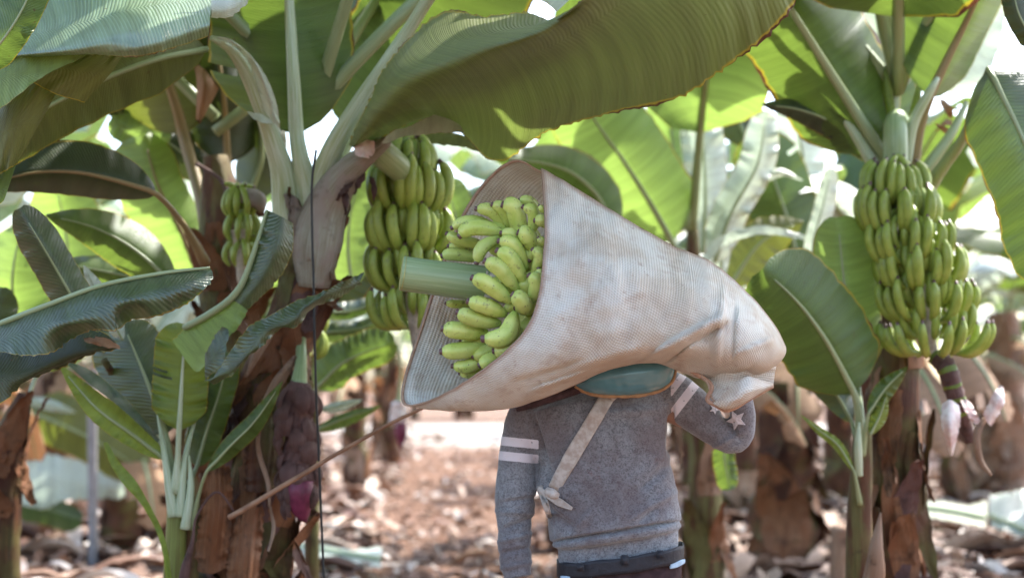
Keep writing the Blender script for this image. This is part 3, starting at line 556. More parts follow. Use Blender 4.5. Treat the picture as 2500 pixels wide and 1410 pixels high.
def sheaths(parent, C3, r, mats, count, seed=0, lmin=.25, lmax=.8, curl=.12, zr=(0, 1), front=True):
    rn = random.Random(seed); N = len(C3)
    for k in range(count):
        i = rn.randrange(int(N*zr[0]), max(int(N*zr[1])-2, 2)); th = rn.uniform(-math.pi, 0)+rn.uniform(-.4, .4) if front else rn.uniform(0, 6.28); L = rn.uniform(lmin, lmax); w = rn.uniform(.4, 1.0)*r[i]; nu, nv = 18, 7
        rad = np.array([math.cos(th), math.sin(th), 0.]); tan = np.array([-math.sin(th), math.cos(th), 0.]); V = np.zeros((nu, nv, 3)); dirz = 1 if rn.random() < .45 else -1; out = rn.uniform(.3, 1.2)*curl; base = C3[i]
        ax = C3[min(i+3, N-1)]-C3[max(i-3, 0)]; ax = ax/np.linalg.norm(ax)*np.sign(ax[2]); tw = rn.uniform(-.8, .8)
        for a in range(nu):
            t = a/(nu-1); ww = w*(1-.75*t**1.5)*(.7+.3*math.sin(min(t*6, 1.57))); cen = base+ax*dirz*L*t*(1-.2*t)+rad*(r[i]*1.08+out*t**2.2)+tan*tw*.1*t*t
            for b in range(nv):
                s = (b/(nv-1)*2-1); V[a, b] = cen+tan*s*ww*math.cos(tw*t)+rad*(-.35*ww*s*s*(1-t)+.45*ww*s*s*t+ww*s*math.sin(tw*t*2)*.5)+.012*np.array(noise.noise_vector(Vector((a*.5, b*.7, k+seed))))
        V[..., 2] = np.maximum(V[..., 2], .01)
        link('dry_sheath', V.reshape(-1, 3), gridf(nu, nv), rn.choice(mats), parent, uv=uvgrid(V).reshape(-1, 2))
def pet(parent, pts, r, mat='rib', name='leaf_stalk', squash=None, n=12):
    v, f, u = ptube(pts, r, N=26, n=n, squash=squash); return link(name, v, f, M[mat] if isinstance(mat, str) else mat, parent, uv=u)
protos = []
for k in range(5):
    L = .125+.007*k; cv = .9+.07*k                          # stalk at origin, fruit out along +X then curving up to its tip
    pts = np.array([(L*.92, 0, .098*cv), (L*.88, 0, .060*cv), (L*.70, 0, .022*cv), (L*.38, 0, -.004), (0, 0, .0)])
    v, f, u = banana_geo(pts, .0178, n=10, N=14); me = link('banana', v, f, M['banana_green'], None, uv=u); protos.append(me.data); bpy.data.objects.remove(me)
def hanging_bunch(plant, path, hands, R0, seed, keep=100, label=None, scale=1., mat=None):
    """path: rachis photo points; hands: list of (t along rachis, fruits per hand, radius px)"""
    rn = random.Random(seed); q = cr(path, 40); C3 = P3(q)
    B = MB(); v, f, u = tube(C3, np.linspace(.034, .02, 40), n=12); B.add(v, f, u); b = B.build('bunch', M['rachis'], plant)
    if label: b['label'] = label
    allf = []
    for t, nf, Rs, lift in hands:
        c = np.array([np.interp(t*39, range(40), C3[:, k]) for k in range(3)])
        for row in (0, 1):
            for a in range(nf):
                an = a/nf*2*math.pi+row*math.pi/nf+rn.uniform(-.06, .06)
                s = Rs*(1.0 if row == 0 else .86)*rn.uniform(.94, 1.06)*scale; pitch = lift+(.42 if row else 0)+rn.uniform(-.07, .07)
                mt = Matrix.Translation(Vector(c)+Vector((math.cos(an)*.02, math.sin(an)*.02, .03*row-.01)))@Matrix.Rotation(an, 4, 'Z')@Matrix.Rotation(-pitch, 4, 'Y')@Matrix.Rotation(rn.uniform(-.15, .15), 4, 'Z')@Matrix.Translation((.06*scale, 0, 0))@Matrix.Scale(s, 4)
                allf.append((math.sin(an), mt, rn.choice(protos)))
    allf.sort(key=lambda x: x[0]); off = Matrix.Translation(-Vector(WL[b.name]))
    for k, (s, mt, me) in enumerate(allf[:keep]):
        o = bpy.data.objects.new('banana', me); COL.objects.link(o); o.parent = b; o.matrix_local = off@mt
    if allf[keep:]:
        F2 = MB()
        for s, mt, me in allf[keep:]:
            vv = [(mt@x.co)[:] for x in me.vertices]; ul = np.zeros((len(me.vertices), 2)); uvd = me.uv_layers[0].data
            for lp in me.loops: ul[lp.vertex_index] = uvd[lp.index].uv[:]
            F2.add(vv, [tuple(p.vertices) for p in me.polygons], ul)
        tag(F2.build('far_side_bananas', M['banana_green'], b), kind='stuff')
    return b
g_, y_, o_, b_, p_, d_, yo_, dr_ = (M['leaf_'+k] for k in ('glossy','green','olive','bright','pale','dark','young','dry'))
gr_ = M['leaf_green']

# ================= left plant (its crown above the black hose) =================
A = empty('banana_plant', at(640, 5.2), 'big banana plant with shaggy brown trunk and the arched leaf over the carrier', 'banana plant')
C3, r = trunk(A, [(775,440,5.2),(760,520,5.2),(748,600,5.2),(735,700,5.2),(700,820,5.2),(665,980,5.2),(635,1150,5.2),(615,1300,5.2),(600,1500,5.2),(600,2000,5.2)], [55,72,70,56,62,74,86,92,98,120], M['trunk_brown'], seed=1)
sheaths(A, C3, r, [M['sheath'], M['sheath'], M['trunk_brown'], M['bract_dry']], 64, 3, .16, .42, .09, (.12, .8))
sheaths(A, C3, r, [M['sheath_pale'], M['trunk_waxy']], 4, 31, .2, .5, .06, (.05, .25))
pet(A, [(765,700,5.13),(775,590,5.12),(800,500,5.1),(858,410,5.0),(945,345,4.9)], [40,62,52,34,14], M['trunk_waxy'], 'leaf_base', n=20)
pet(A, [(705,620,5.16),(700,520,5.14),(690,420,5.1),(668,350,5.05),(640,270,5.0),(598,165,4.95),(560,115,4.9),(515,92,4.85)], [30,36,30,24,20,20,14,6], 'rib_pale')
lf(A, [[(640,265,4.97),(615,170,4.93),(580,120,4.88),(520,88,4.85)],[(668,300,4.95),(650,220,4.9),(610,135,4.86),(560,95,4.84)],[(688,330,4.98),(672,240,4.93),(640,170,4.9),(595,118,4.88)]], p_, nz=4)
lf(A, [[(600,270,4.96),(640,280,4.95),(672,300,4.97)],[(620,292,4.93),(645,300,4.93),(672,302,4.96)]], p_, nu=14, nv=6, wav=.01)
l1 = lm(A, [(724,330,5.1),(716,180,5.05),(706,0,5.05),(695,-200,5.0),(690,-420,4.9)], 205, 150, gr_, .22, .18, cut=1, rib=19, pet=[(758,520,5.15),(745,440,5.12),(732,380,5.08)], petr=36, wav=.06, nz=6, ribmat=M['rib_pale'])
l2 = lm(A, [(858,330,5.75),(905,240,5.7),(970,130,5.65),(1045,0,5.6),(1150,-200,5.5)], 150, 230, gr_, .15, .3, rib=15, pet=[(800,440,5.5)], ribmat=M['rib'])
# the arched leaf over the carrier: margin rolled towards us, dark underside below it
E_ = [(852,352,4.95),(905,240,4.6),(930,178,4.85),(1000,92,4.75),(1090,26,4.6),(1180,40,4.4),(1200,38,4.4),(1290,31,4.25),(1345,48,3.95),(1425,-4,3.8),(1500,-90,3.35),(1600,-260,3.3)]
F_ = [(862,360,4.9),(950,270,4.4),(1040,208,4.0),(1110,168,3.75),(1200,122,3.5),(1290,92,3.4),(1350,64,3.38),(1436,6,3.3),(1520,-80,3.28),(1620,-200,3.28),(1720,-350,3.3)]
M1 = [(858,358,4.92),(915,250,4.45),(985,175,4.12),(1080,105,4.05),(1200,80,3.85),(1300,64,3.75),(1350,56,3.42),(1430,0,3.32),(1510,-86,3.3),(1610,-230,3.27)]
D1 = [(866,362,4.95),(1000,275,4.7),(1090,262,4.5),(1180,240,4.25),(1280,190,4.0),(1380,150,3.85),(1480,100,3.75),(1600,40,3.65),(1720,-40,3.6),(1790,-130,3.55),(1830,-250,3.5)]
D2 = [(868,364,4.98),(1030,285,4.85),(1110,300,4.75),(1185,330,4.6),(1270,300,4.35),(1370,255,4.2),(1500,200,4.05),(1640,140,3.98),(1760,60,3.92),(1840,-20,3.9),(1900,-150,3.85)]
B_ = [(870,366,5.0),(1040,290,4.95),(1130,328,4.9),(1190,388,4.78),(1240,388,4.65),(1330,325,4.48),(1480,280,4.38),(1650,242,4.28),(1790,152,4.18),(1880,85,4.12),(1960,-14,4.1)]
hero = lf(A, [E_, M1, F_, D1, D2, B_], M['leaf_hero'], nu=120, nv=44, nz=9, wav=.02, seed=2)
v, f, u = ptube([(775,470,5.15),(815,360,5.05),(870,262,5.0),(935,165,4.95),(1000,70,4.9),(1060,-20,4.8),(1200,-170,4.5),(1400,-330,4.2)], [34,26,20,17,16,15,13,8], N=40, n=14); link('midrib', v, f, M['rib_pale'], hero, uv=u)
lf(A, [[(1100,0,4.9),(1250,-20,4.7),(1330,5,4.5),(1360,30,4.3)],[(1180,-120,4.7),(1330,-150,4.5),(1450,-120,4.3),(1500,-110,4.1)]], p_, nu=16, nv=8)
lf(A, [[(930,348,4.86),(965,318,4.84),(1000,308,4.8),(1070,276,4.75),(1090,270,4.75),(1112,285,4.74),(1132,321,4.72)],[(940,352,4.86),(980,335,4.8),(1020,330,4.75),(1070,326,4.7),(1100,324,4.7),(1134,323,4.72)]], p_, nu=26, nv=8, wav=.02, nz=3)
lf(A, [[(985,335,5.3),(1050,325,5.3),(1130,330,5.2),(1215,388,5.1)],[(1000,350,5.25),(1060,352,5.2),(1140,362,5.15),(1218,390,5.1)]], o_, nu=20, nv=8)
lf(A, [[(905,310,5.0),(950,280,5.0),(1015,275,4.95)],[(920,330,5.0),(960,305,4.95),(1018,278,4.95)]], p_, nu=12, nv=6)
# fine scraps at the crown
pet(A, [(900,345,4.95),(940,380,5.0),(985,425,5.1),(1000,470,5.15)], [26,34,30,18], M['stalk_green'], 'bunch_stalk', n=20)
lf(A, [[(862,352,4.9),(890,340,4.88),(915,345,4.87)],[(868,380,4.88),(895,385,4.86),(915,375,4.87)]], M['bract_pink'], nu=12, nv=6, name='bract')
for k, (x, y, dx, dy) in enumerate(((880,420,-18,55),(900,430,10,60),(850,440,-30,50),(830,455,10,70))): lf(A, [[(x,y,5.0),(x+dx*.6,y+dy*.5,4.98),(x+dx,y+dy,5.0)],[(x+14,y+4,4.98),(x+16+dx*.6,y+dy*.5,4.95),(x+dx+5,y+dy,5.0)]], M['bract_dry'], nu=10, nv=5, name='dry_bract')
hanging_bunch(A, [(990,480,5.2),(1000,570,5.2),(1005,700,5.2),(1020,840,5.2),(1040,900,5.2)], [(.0,13,1.1,.95),(.15,17,1.22,.7),(.37,17,1.2,.6),(.57,15,1.12,.5),(.78,13,1.0,.4)], .1, 5, 95)
# the male flower hanging low on this clump, wrapped in dried bracts
fb = MB(); q = cr([(735,930,4.9),(728,960,4.9),(722,1010,4.9),(735,1080,4.9),(728,1140,4.9),(745,1190,4.9),(738,1225,4.9)], 40); C4 = P3(q)
v, f, u = tube(C4, np.interp(np.linspace(0,1,40), [0,.08,.3,.45,.6,.8,.92,1], [.03,.05,.058,.05,.055,.062,.05,.03]), n=24); nzv = np.array([noise.noise(Vector(a)*28)*.012+noise.noise(Vector(a)*70)*.006 for a in v])
fb.add(v+nzv[:, None], f, u); rn = random.Random(5)
for k in range(34):
    i = rn.randrange(2, 38); th = rn.uniform(-3.3, .2); c = C4[i]; rad = np.array([math.cos(th), math.sin(th), 0]); tan = np.array([-math.sin(th), math.cos(th), 0]); V = np.zeros((8, 6, 3)); w = rn.uniform(.018, .035)
    for a in range(8):
        t = a/7
        for b in range(6): s = b/5*2-1; V[a, b] = c+rad*(.055+.03*math.sin(t*2.6))+tan*s*w*math.sin(.6+t*2.1)+np.array([0, 0, -.09*t])-rad*.012*s*s
    fb.add(V, gridf(8, 6), uvgrid(V))
fl = fb.build('male_flower', M['bract_dry'], A)
v, f, u = ptube([(735,1170,4.86),(733,1200,4.86),(735,1235,4.86),(742,1262,4.86),(748,1275,4.86)], [30,36,28,14,2], N=20, n=20); link('bud', v, f, M['bud_purple'], fl, uv=u)
pet(A, [(728,945,4.9),(735,880,5.0),(735,820,5.15),(745,740,5.2)], [22,14,13,13], 'stalk_green', 'flower_stalk')
# brown strips and split sheaths in front of its foot (seen between sucker and flower)
for rows, mt in (([[(488,1150,4.92),(530,1130,4.9),(562,1140,4.93)],[(486,1260,4.88),(530,1250,4.84),(568,1250,4.9)],[(470,1390,4.92),(515,1400,4.88),(552,1385,4.93)]], M['sheath']), ([[(580,1245,4.93),(612,1230,4.9),(645,1240,4.93)],[(562,1330,4.9),(600,1330,4.86),(640,1320,4.92)],[(545,1480,4.9),(590,1480,4.86),(622,1480,4.92)]], M['sheath']), ([[(620,1000,5.0),(650,960,4.95),(700,930,5.0)],[(600,1100,4.98),(650,1080,4.92),(690,1060,4.98)],[(600,1200,4.98),(640,1200,4.94),(670,1190,4.98)]], M['trunk_brown'])):
    G = surf([list(x) for x in zip(*rows)], 40, 24, 8, .04, 4)
    for jj in range(24): G[:, jj, 1] += (26*noise.noise((jj*.55, rows[0][0][0], 1))+12*noise.noise((jj*1.7, rows[0][0][0], 3)))*np.linspace(1, 0, 40)**3; G[:, jj, 2] += .012*noise.noise((jj*.35, rows[0][0][0], 8))
    V = P3(G); link('dry_sheath', V.reshape(-1, 3), gridf(40, 24), mt, A, uv=uvgrid(V).reshape(-1, 2))
for pts, rr_ in (([(722,870,5.0),(680,930,4.95),(640,990,4.95)], [6,14,5]), ([(690,760,5.05),(640,840,5.0),(600,920,4.95)], [10,14,4]), ([(640,1000,4.9),(630,1090,4.85),(655,1180,4.82),(658,1235,4.8)], [5,6,6,3]), ([(660,1235,4.85),(668,1290,4.82),(655,1345,4.8)], [3,5,3])): pet(A, pts, rr_, 'sheath_pale', 'dry_strip')
# blades hanging in front of the trunk
lA = lf(A, [[(652,512,4.62),(625,600,4.6),(592,690,4.6),(560,730,4.62)],[(690,530,4.58),(672,610,4.56),(632,690,4.57),(585,742,4.6)],[(716,545,4.64),(712,620,4.62),(672,690,4.62),(600,760,4.62)]], g_, nu=40, nv=14, nz=3)
add_rib(lA, [(652,512,4.61),(625,600,4.59),(592,690,4.59),(560,732,4.61),(505,770,4.66),(450,800,4.7)], [3,6,8,9,9,8])
lf(A, [[(562,728,4.62),(520,760,4.66),(470,785,4.7),(420,830,4.74)],[(590,745,4.6),(545,800,4.62),(500,850,4.66),(470,900,4.7)],[(605,758,4.61),(580,800,4.6),(530,850,4.62),(490,905,4.66)]], b_, nu=26, nv=10, nz=3)
lB = lf(A, [[(890,664,4.5),(840,685,4.45),(780,715,4.4),(720,735,4.4),(660,768,4.4),(610,795,4.4),(565,850,4.42),(520,920,4.45),(495,928,4.45)],[(878,690,4.5),(810,715,4.42),(745,752,4.36),(722,775,4.34),(690,790,4.36),(640,815,4.36),(615,850,4.36),(580,890,4.38),(510,930,4.44)],[(892,684,4.53),(830,726,4.47),(760,755,4.44),(722,800,4.36),(688,800,4.4),(635,850,4.36),(600,870,4.4),(575,908,4.4),(520,938,4.46)]], g_, nu=60, nv=12, nz=5, wav=.05)
lf(A, [[(500,860,4.62),(540,800,4.6),(556,802,4.6)],[(500,930,4.6),(545,880,4.56),(560,810,4.58)]], g_, nu=14, nv=6)
# high leaves of the same plant that shade the carrier (above the frame)
for k, (az, el, L, w) in enumerate(((75,50,2.6,.34),(110,42,2.5,.33),(20,48,2.5,.34),(150,50,2.3,.3),(-60,50,2.5,.34),(-110,45,2.5,.33),(-20,62,2.4,.33))): leaf3(A, P(770,420,5.2)+[0,0,.25], R(az), R(el), L, w, gr_, 1.1, seed=k+40, nu=24, nv=9, cut=4)

# ================= second stem of the clump, behind =================
A2 = empty('banana_plant', at(545, 5.9), 'slimmer brown banana stem standing left of and behind the big trunk, with brown leaf stalks', 'banana plant')
C3, r = trunk(A2, [(525,380,5.9),(535,470,5.9),(545,600,5.9),(555,800,5.9),(560,1000,5.9),(555,1300,5.9),(550,1800,5.9)], [26,42,58,66,72,80,90], M['trunk_green'], seed=2)
sheaths(A2, C3, r, [M['sheath'], M['trunk_brown']], 16, 8, .2, .5, .08, (.1, .8))
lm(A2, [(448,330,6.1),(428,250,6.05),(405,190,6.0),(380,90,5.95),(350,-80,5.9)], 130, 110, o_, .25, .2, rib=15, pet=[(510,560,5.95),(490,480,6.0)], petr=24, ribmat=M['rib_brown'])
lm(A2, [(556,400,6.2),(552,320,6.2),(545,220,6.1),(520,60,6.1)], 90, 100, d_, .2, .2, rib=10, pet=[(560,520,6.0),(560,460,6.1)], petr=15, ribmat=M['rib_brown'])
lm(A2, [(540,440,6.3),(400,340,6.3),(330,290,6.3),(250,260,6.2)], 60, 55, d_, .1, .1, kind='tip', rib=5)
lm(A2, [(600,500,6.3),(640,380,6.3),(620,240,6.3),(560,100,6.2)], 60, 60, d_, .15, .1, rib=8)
lm(A2, [(420,330,6.25),(350,325,6.25),(270,290,6.25)], 42, 50, b_, .05, .05, rib=0)
D0 = lf(A2, [[(470,150,5.6),(500,170,5.55),(535,215,5.6)],[(480,200,5.55),(500,215,5.5),(525,235,5.6)],[(478,290,5.6),(486,300,5.6),(492,295,5.6)]], dr_, nu=12, nv=12, nz=8, name='dry_leaf')
v, f, u = ptube([(480,400,5.7),(540,440,5.65),(560,490,5.6),(600,510,5.58),(640,505,5.6)], [5,5,6,20,24], N=24, n=12); link('old_stalk', v, f, M['bract_dry'], A2, uv=u)
v, f, u = ptube([(578,488,5.5),(600,480,5.48),(630,490,5.48),(640,515,5.5)], [6,20,22,8], N=16, n=16); link('cut_stump', v, f, M['trunk_waxy'], A2, uv=u)
for k, (az, el, L) in enumerate(((70,40,2.6),(-90,45,2.4))): leaf3(A2, P(525,380,5.9)+[0,0,.1+.06*k], R(az), R(el), L, .36, gr_, 1.0, seed=k+150, nu=22, nv=9, cut=3)  # high leaves above the frame, added to shade the left side
hb = hanging_bunch(A2, [(585,560,5.5),(590,620,5.5),(592,690,5.5)], [(.0,8,.8,1.2),(.45,7,.75,1.15),(.9,6,.7,1.1)], .1, 15, 60)
hanging_bunch(A2, [(745,790,5.9),(742,860,5.9),(738,910,5.9)], [(.0,9,.9,1.0),(.45,9,.9,.9),(.9,8,.8,.8)], .1, 17, 40)

# ================= far-left plant whose leaves cross the corner =================
Bp = empty('banana_plant', at(-330, 4.6), 'banana plant just outside the left edge with shining broad leaves across the top left corner', 'banana plant')
C3, r = trunk(Bp, [(-300,260,4.6),(-320,700,4.6),(-330,1400,4.6),(-330,2100,4.6)], [60,80,100,120], M['trunk_brown'], seed=5)
tl_ = lf(Bp, [[(-300,-200,4.9),(-120,-330,4.9),(120,-330,4.9),(360,-330,4.95),(580,-280,5.0)],[(-200,-60,4.5),(-60,-130,4.5),(150,-160,4.45),(370,-190,4.5),(560,-150,4.5)],[(-80,60,4.2),(10,20,4.2),(160,-10,4.1),(340,-60,4.15),(545,-50,4.2)],[(-30,100,4.02),(60,85,3.98),(180,60,3.9),(335,20,3.9),(525,-5,4.02)],[(-20,135,3.92),(70,128,3.84),(190,112,3.72),(320,72,3.68),(515,26,3.85)],[(-20,150,3.96),(80,138,3.86),(210,130,3.74),(340,112,3.62),(512,60,3.76)],[(-20,156,4.05),(80,142,3.92),(215,133,3.84),(345,138,3.66),(508,90,3.82)]], M['leaf_waxy'], nu=80, nv=50, nz=5, wav=.02, seed=6)
lf(Bp, [[(-60,140,3.96),(60,138,3.88),(150,134,3.84),(218,131,3.8)],[(-60,200,3.92),(40,185,3.86),(120,168,3.83),(212,133,3.8)],[(-60,300,3.9),(15,255,3.85),(100,190,3.82),(208,137,3.8)]], b_, nu=30, nv=12, nz=2)
lf(Bp, [[(515,-80,3.9),(560,-80,3.92),(612,-40,3.95)],[(516,20,3.86),(560,10,3.85),(608,-8,3.9)],[(516,44,3.9),(560,42,3.88),(604,10,3.92)]], p_, nu=16, nv=8, nz=4)
lm(Bp, [(-60,180,3.75),(20,80,3.7),(70,-10,3.7),(120,-150,3.7)], 60, 50, gr_, .05, .05, rib=4)
lf(Bp, [[(208,130,3.98),(255,132,4.0),(300,138,4.02)],[(150,165,3.94),(210,175,3.96),(268,182,4.0)],[(74,198,3.92),(140,232,3.95),(206,250,4.0)]], o_, nu=20, nv=14, nz=3)
lf(Bp, [[(-60,300,4.0),(70,200,3.97),(140,222,4.0)],[(-60,380,3.98),(30,310,3.95),(98,300,4.0)],[(-60,460,3.98),(0,425,3.96),(40,402,4.0)]], M['leaf_pale'] if False else o_, nu=24, nv=14, nz=3)
lf(Bp, [[(-60,470,4.0),(-10,430,4.0),(40,400,4.0)],[(-60,540,4.0),(-30,520,4.0),(10,490,4.0)]], gr_, nu=12, nv=8)
lm(Bp, [(505,120,4.9),(400,140,4.75),(260,190,4.65),(100,270,4.55),(-60,360,4.5),(-250,450,4.5)], 85, 110, o_, .25, .1, rib=8, wav=.08, nz=8, kind='full')
lm(Bp, [(382,474,5.0),(300,445,4.95),(180,420,4.9),(60,425,4.85),(-80,470,4.8)], 58, 78, d_, .12, .1, rib=7, pet=[(500,640,5.4),(450,550,5.2)], petr=15, ribmat=M['rib_brown'], kind='tip')
gl = lf(Bp, [[(-80,825,4.2),(0,792,4.1),(120,745,4.04),(250,698,4.0),(400,668,4.0),(512,654,4.0)],[(-80,845,4.1),(0,815,4.02),(120,770,3.97),(250,724,3.93),(400,690,3.94),(518,662,3.99)],[(-80,860,4.02),(0,840,3.96),(100,815,3.93),(230,775,3.9),(310,745,3.9),(440,712,3.92),(520,672,3.99)],[(-80,850,4.0),(0,858,3.94),(60,868,3.90),(130,860,3.95),(163,834,4.12),(225,806,3.95),(285,807,3.90),(315,783,4.09),(380,773,3.93),(450,745,3.95),(500,705,3.96),(521,680,3.99)]], g_, nu=90, nv=26, nz=5, wav=.02, seed=12)
add_rib(gl, [(-80,823,4.19),(0,790,4.09),(120,743,4.03),(250,696,3.99),(400,666,3.99),(512,653,3.99)], [8,8,7,6,5,3])
lf(Bp, [[(-80,850,4.2),(60,850,4.2),(180,800,4.2),(255,812,4.18),(292,845,4.15)],[(-80,920,4.15),(50,915,4.12),(160,870,4.12),(240,850,4.12),(290,848,4.15)],[(-80,1010,4.15),(0,985,4.12),(60,935,4.15),(150,895,4.15),(230,860,4.14),(288,850,4.15)]], d_, nu=40, nv=12, nz=8)
lf(Bp, [[(205,826,4.13),(255,822,4.12),(294,846,4.12)],[(206,834,4.12),(250,846,4.1),(292,850,4.12)]], M['leaf_dry'], nu=14, nv=6, nz=6, name='dry_tip')
for k, (az, el) in enumerate(((60,40),(110,50),(20,60),(-40,50))): leaf3(Bp, P(-300,260,4.6)+[0,0,.1], R(az), R(el), 2.3, .32, gr_, 1.0, seed=k+60, nu=20, nv=9, cut=3)

# ================= suckers at the left =================
Sx = empty('banana_sucker', at(425, 4.9), 'young banana sucker with upright yellow-green leaf at the foot of the big trunk', 'sucker')
pet(Sx, [(432,1160,4.9),(430,1300,4.9),(424,1450,4.9),(425,2100,4.9)], [20,25,27,34], M['stem_olive'], 'stem', n=18)
pet(Sx, [(472,1240,4.92),(465,1400,4.92),(460,2100,4.92)], [14,20,26], M['trunk_green'], 'stem', n=14)
lm(Sx, [(437,1050,4.85),(441,980,4.85),(447,880,4.85),(452,790,4.85)], 72, 66, yo_, .06, .06, rib=7, pet=[(430,1200,4.88),(434,1120,4.86)], petr=17, nz=7, cut=2, wav=.1, ribmat=M['rib_pale'])
lm(Sx, [(400,1120,4.9),(330,1065,4.85),(240,1000,4.8),(185,940,4.8),(145,890,4.8)], 32, 40, yo_, -.03, .05, rib=6, pet=[(432,1250,4.9),(425,1180,4.9)], petr=13, kind='tip', nz=6)
lf(Sx, [[(385,1080,4.84),(300,1000,4.8),(210,930,4.78),(160,885,4.78)],[(390,1072,4.85),(310,975,4.84),(225,905,4.82),(165,880,4.8)]], g_, nu=20, nv=6)
lm(Sx, [(405,1060,4.95),(370,960,4.95),(330,860,5.0),(300,790,5.05)], 105, 75, g_, .08, .1, rib=7, pet=[(425,1180,4.9)], petr=10)
lm(Sx, [(395,1100,5.1),(360,1060,5.1),(335,1020,5.1),(325,970,5.15)], 40, 45, p_, .05, .05, rib=4)
lm(Sx, [(470,1120,5.1),(490,1050,5.1),(500,980,5.1),(505,900,5.15)], 34, 34, M['leaf_waxy'], .05, .05, rib=4)
lm(Sx, [(480,1140,5.0),(505,1050,5.0),(535,960,5.0),(560,860,5.0)], 45, 40, gr_, .05, .05, rib=5, pet=[(440,1220,4.95)], petr=9)
lm(Sx, [(505,1150,4.8),(560,1090,4.78),(620,1030,4.76),(690,930,4.75)], 24, 28, gr_, .02, .04, rib=4, pet=[(468,1290,4.88),(485,1210,4.85)], petr=9, kind='tip')
lf(Sx, [[(252,1080,4.8),(268,1130,4.78),(300,1180,4.76),(345,1230,4.76),(390,1320,4.78),(408,1440,4.8)],[(262,1078,4.8),(290,1125,4.77),(330,1170,4.76),(362,1225,4.75),(402,1310,4.78),(424,1440,4.8)]], M['leaf_young'], nu=40, nv=7, nz=2)
for pts, rr_ in (([(424,1260,4.87),(405,1130,4.88),(385,1010,4.92)],[15,9,3]),([(440,1260,4.87),(452,1120,4.88),(480,1010,4.95)],[14,8,3]),([(452,1290,4.86),(466,1190,4.86),(462,1110,4.87)],[13,9,2])): pet(Sx, pts, rr_, 'rib_pale', 'leaf_stalk')
v, f, u = ptube([(445,1450,4.8),(452,1390,4.8),(470,1320,4.79),(480,1260,4.8),(530,1200,4.8),(580,1260,4.8)], [12,12,5,3,3,2], N=30, n=8); link('dry_strip', v, f, M['bract_dry'], Sx, uv=u)

Sl = empty('banana_sucker', at(130, 5.3), 'group of upright dark leaves on a hidden young stem behind the shining leaf at left', 'sucker')
pet(Sl, [(255,880,4.95),(330,1000,5.3),(470,1200,5.6),(520,1700,5.6)], [8,14,22,26], M['trunk_green'], 'stem')
lm(Sl, [(255,860,4.7),(200,765,4.65),(145,670,4.6),(95,585,4.55),(48,508,4.55)], 52, 50, g_, .08, .1, rib=5, kind='full')
lm(Sl, [(300,830,4.9),(245,730,4.85),(205,648,4.85)], 30, 30, p_, .02, .02, rib=3, kind='tip')
lm(Sl, [(430,700,5.4),(330,610,5.35),(230,555,5.3),(112,525,5.25)], 62, 58, gr_, .1, .1, rib=5, kind='tip')
lm(Sl, [(440,730,5.7),(330,680,5.6),(220,655,5.6),(120,640,5.6)], 45, 42, gr_, .1, .1, rib=5, kind='tip')
lm(Sl, [(480,660,6.4),(440,560,6.3),(385,450,6.2),(350,330,6.2)], 100, 62, b_, .1, .1, rib=7, ribmat=M['rib_brown'])
lm(Sl, [(60,930,6.4),(40,800,6.4),(30,680,6.3),(50,560,6.3)], 70, 90, b_, .1, .1, rib=7)
lm(Sl, [(150,900,7.4),(170,740,7.4),(160,560,7.4),(130,430,7.3)], 80, 90, b_, .1, .1, rib=7)
lm(Sl, [(-20,980,5.6),(-30,850,5.5),(0,700,5.5)], 40, 60, g_, .1, .1, rib=5)

Bl = empty('banana_plant', at(5, 6.0), 'dark red-brown banana stem at the left edge with pale stalks and drooping grey leaf', 'banana plant')
C3, r = trunk(Bl, [(60,960,6),(45,1010,6),(25,1080,6),(10,1200,6),(0,1400,6),(0,1900,6)], [14,26,38,42,46,60], M['trunk_brown'], seed=7); sheaths(Bl, C3, r, [M['sheath'], M['trunk_green']], 8, 12, .15, .4, .05, (.1, .8))
lm(Bl, [(95,900,6.1),(140,830,6.1),(220,760,6.2)], 55, 60, gr_, .05, .05, rib=5, pet=[(45,1040,6.0),(65,980,6.05)], petr=14, ribmat=M['rib_pale'])

# ================= right plant with the long bunch =================
Rp = empty('banana_plant', at(2190, 5.8), 'banana plant at right bearing the long sunlit green bunch in front of its red-brown trunk', 'banana plant')
C3, r = trunk(Rp, [(2205,330,5.95),(2200,430,5.95),(2195,600,5.9),(2190,850,5.85),(2185,1000,5.8),(2178,1200,5.8),(2172,1410,5.8),(2170,1850,5.8)], [32,42,52,56,58,60,66,85], M['trunk_brown'], seed=9, rough=.07)
sheaths(Rp, C3, r, [M['sheath'], M['trunk_brown'], M['sheath']], 20, 18, .3, .8, .06, (.3, .85))
sheaths(Rp, C3, r, [M['bract_dry'], M['sheath_pale']], 4, 21, .2, .4, .10, (.62, .8))
pet(Rp, [(2206,360,5.85),(2200,310,5.75),(2190,292,5.7),(2186,310,5.62),(2187,400,5.6),(2190,520,5.57)], [20,24,26,29,29,24], M['stalk_green'], 'bunch_stalk', n=22)
lm(Rp, [(2150,370,5.75),(2080,260,5.7),(2010,150,5.6),(1935,30,5.5),(1860,-90,5.5),(1800,-200,5.4)], 150, 145, gr_, .2, .25, rib=15, pet=[(2195,470,5.85),(2180,420,5.8)], petr=24, nz=7, wav=.08)
lm(Rp, [(2178,240,6.0),(2160,130,6.0),(2140,20,6.0),(2120,-120,6.0)], 70, 75, p_, .1, .1, rib=13, pet=[(2200,400,5.9),(2185,310,5.9)], petr=17, ribmat=M['rib_pale'])
lm(Rp, [(2190,360,6.3),(2160,240,6.3),(2120,140,6.2),(2080,70,6.2)], 75, 85, gr_, .1, .1, rib=8)
lm(Rp, [(2268,240,5.7),(2310,150,5.65),(2360,50,5.6),(2410,-60,5.5),(2460,-200,5.5)], 150, 60, gr_, .1, .3, rib=13, pet=[(2225,420,5.8),(2245,310,5.75)], petr=17, ribmat=M['rib_brown'], nz=6)
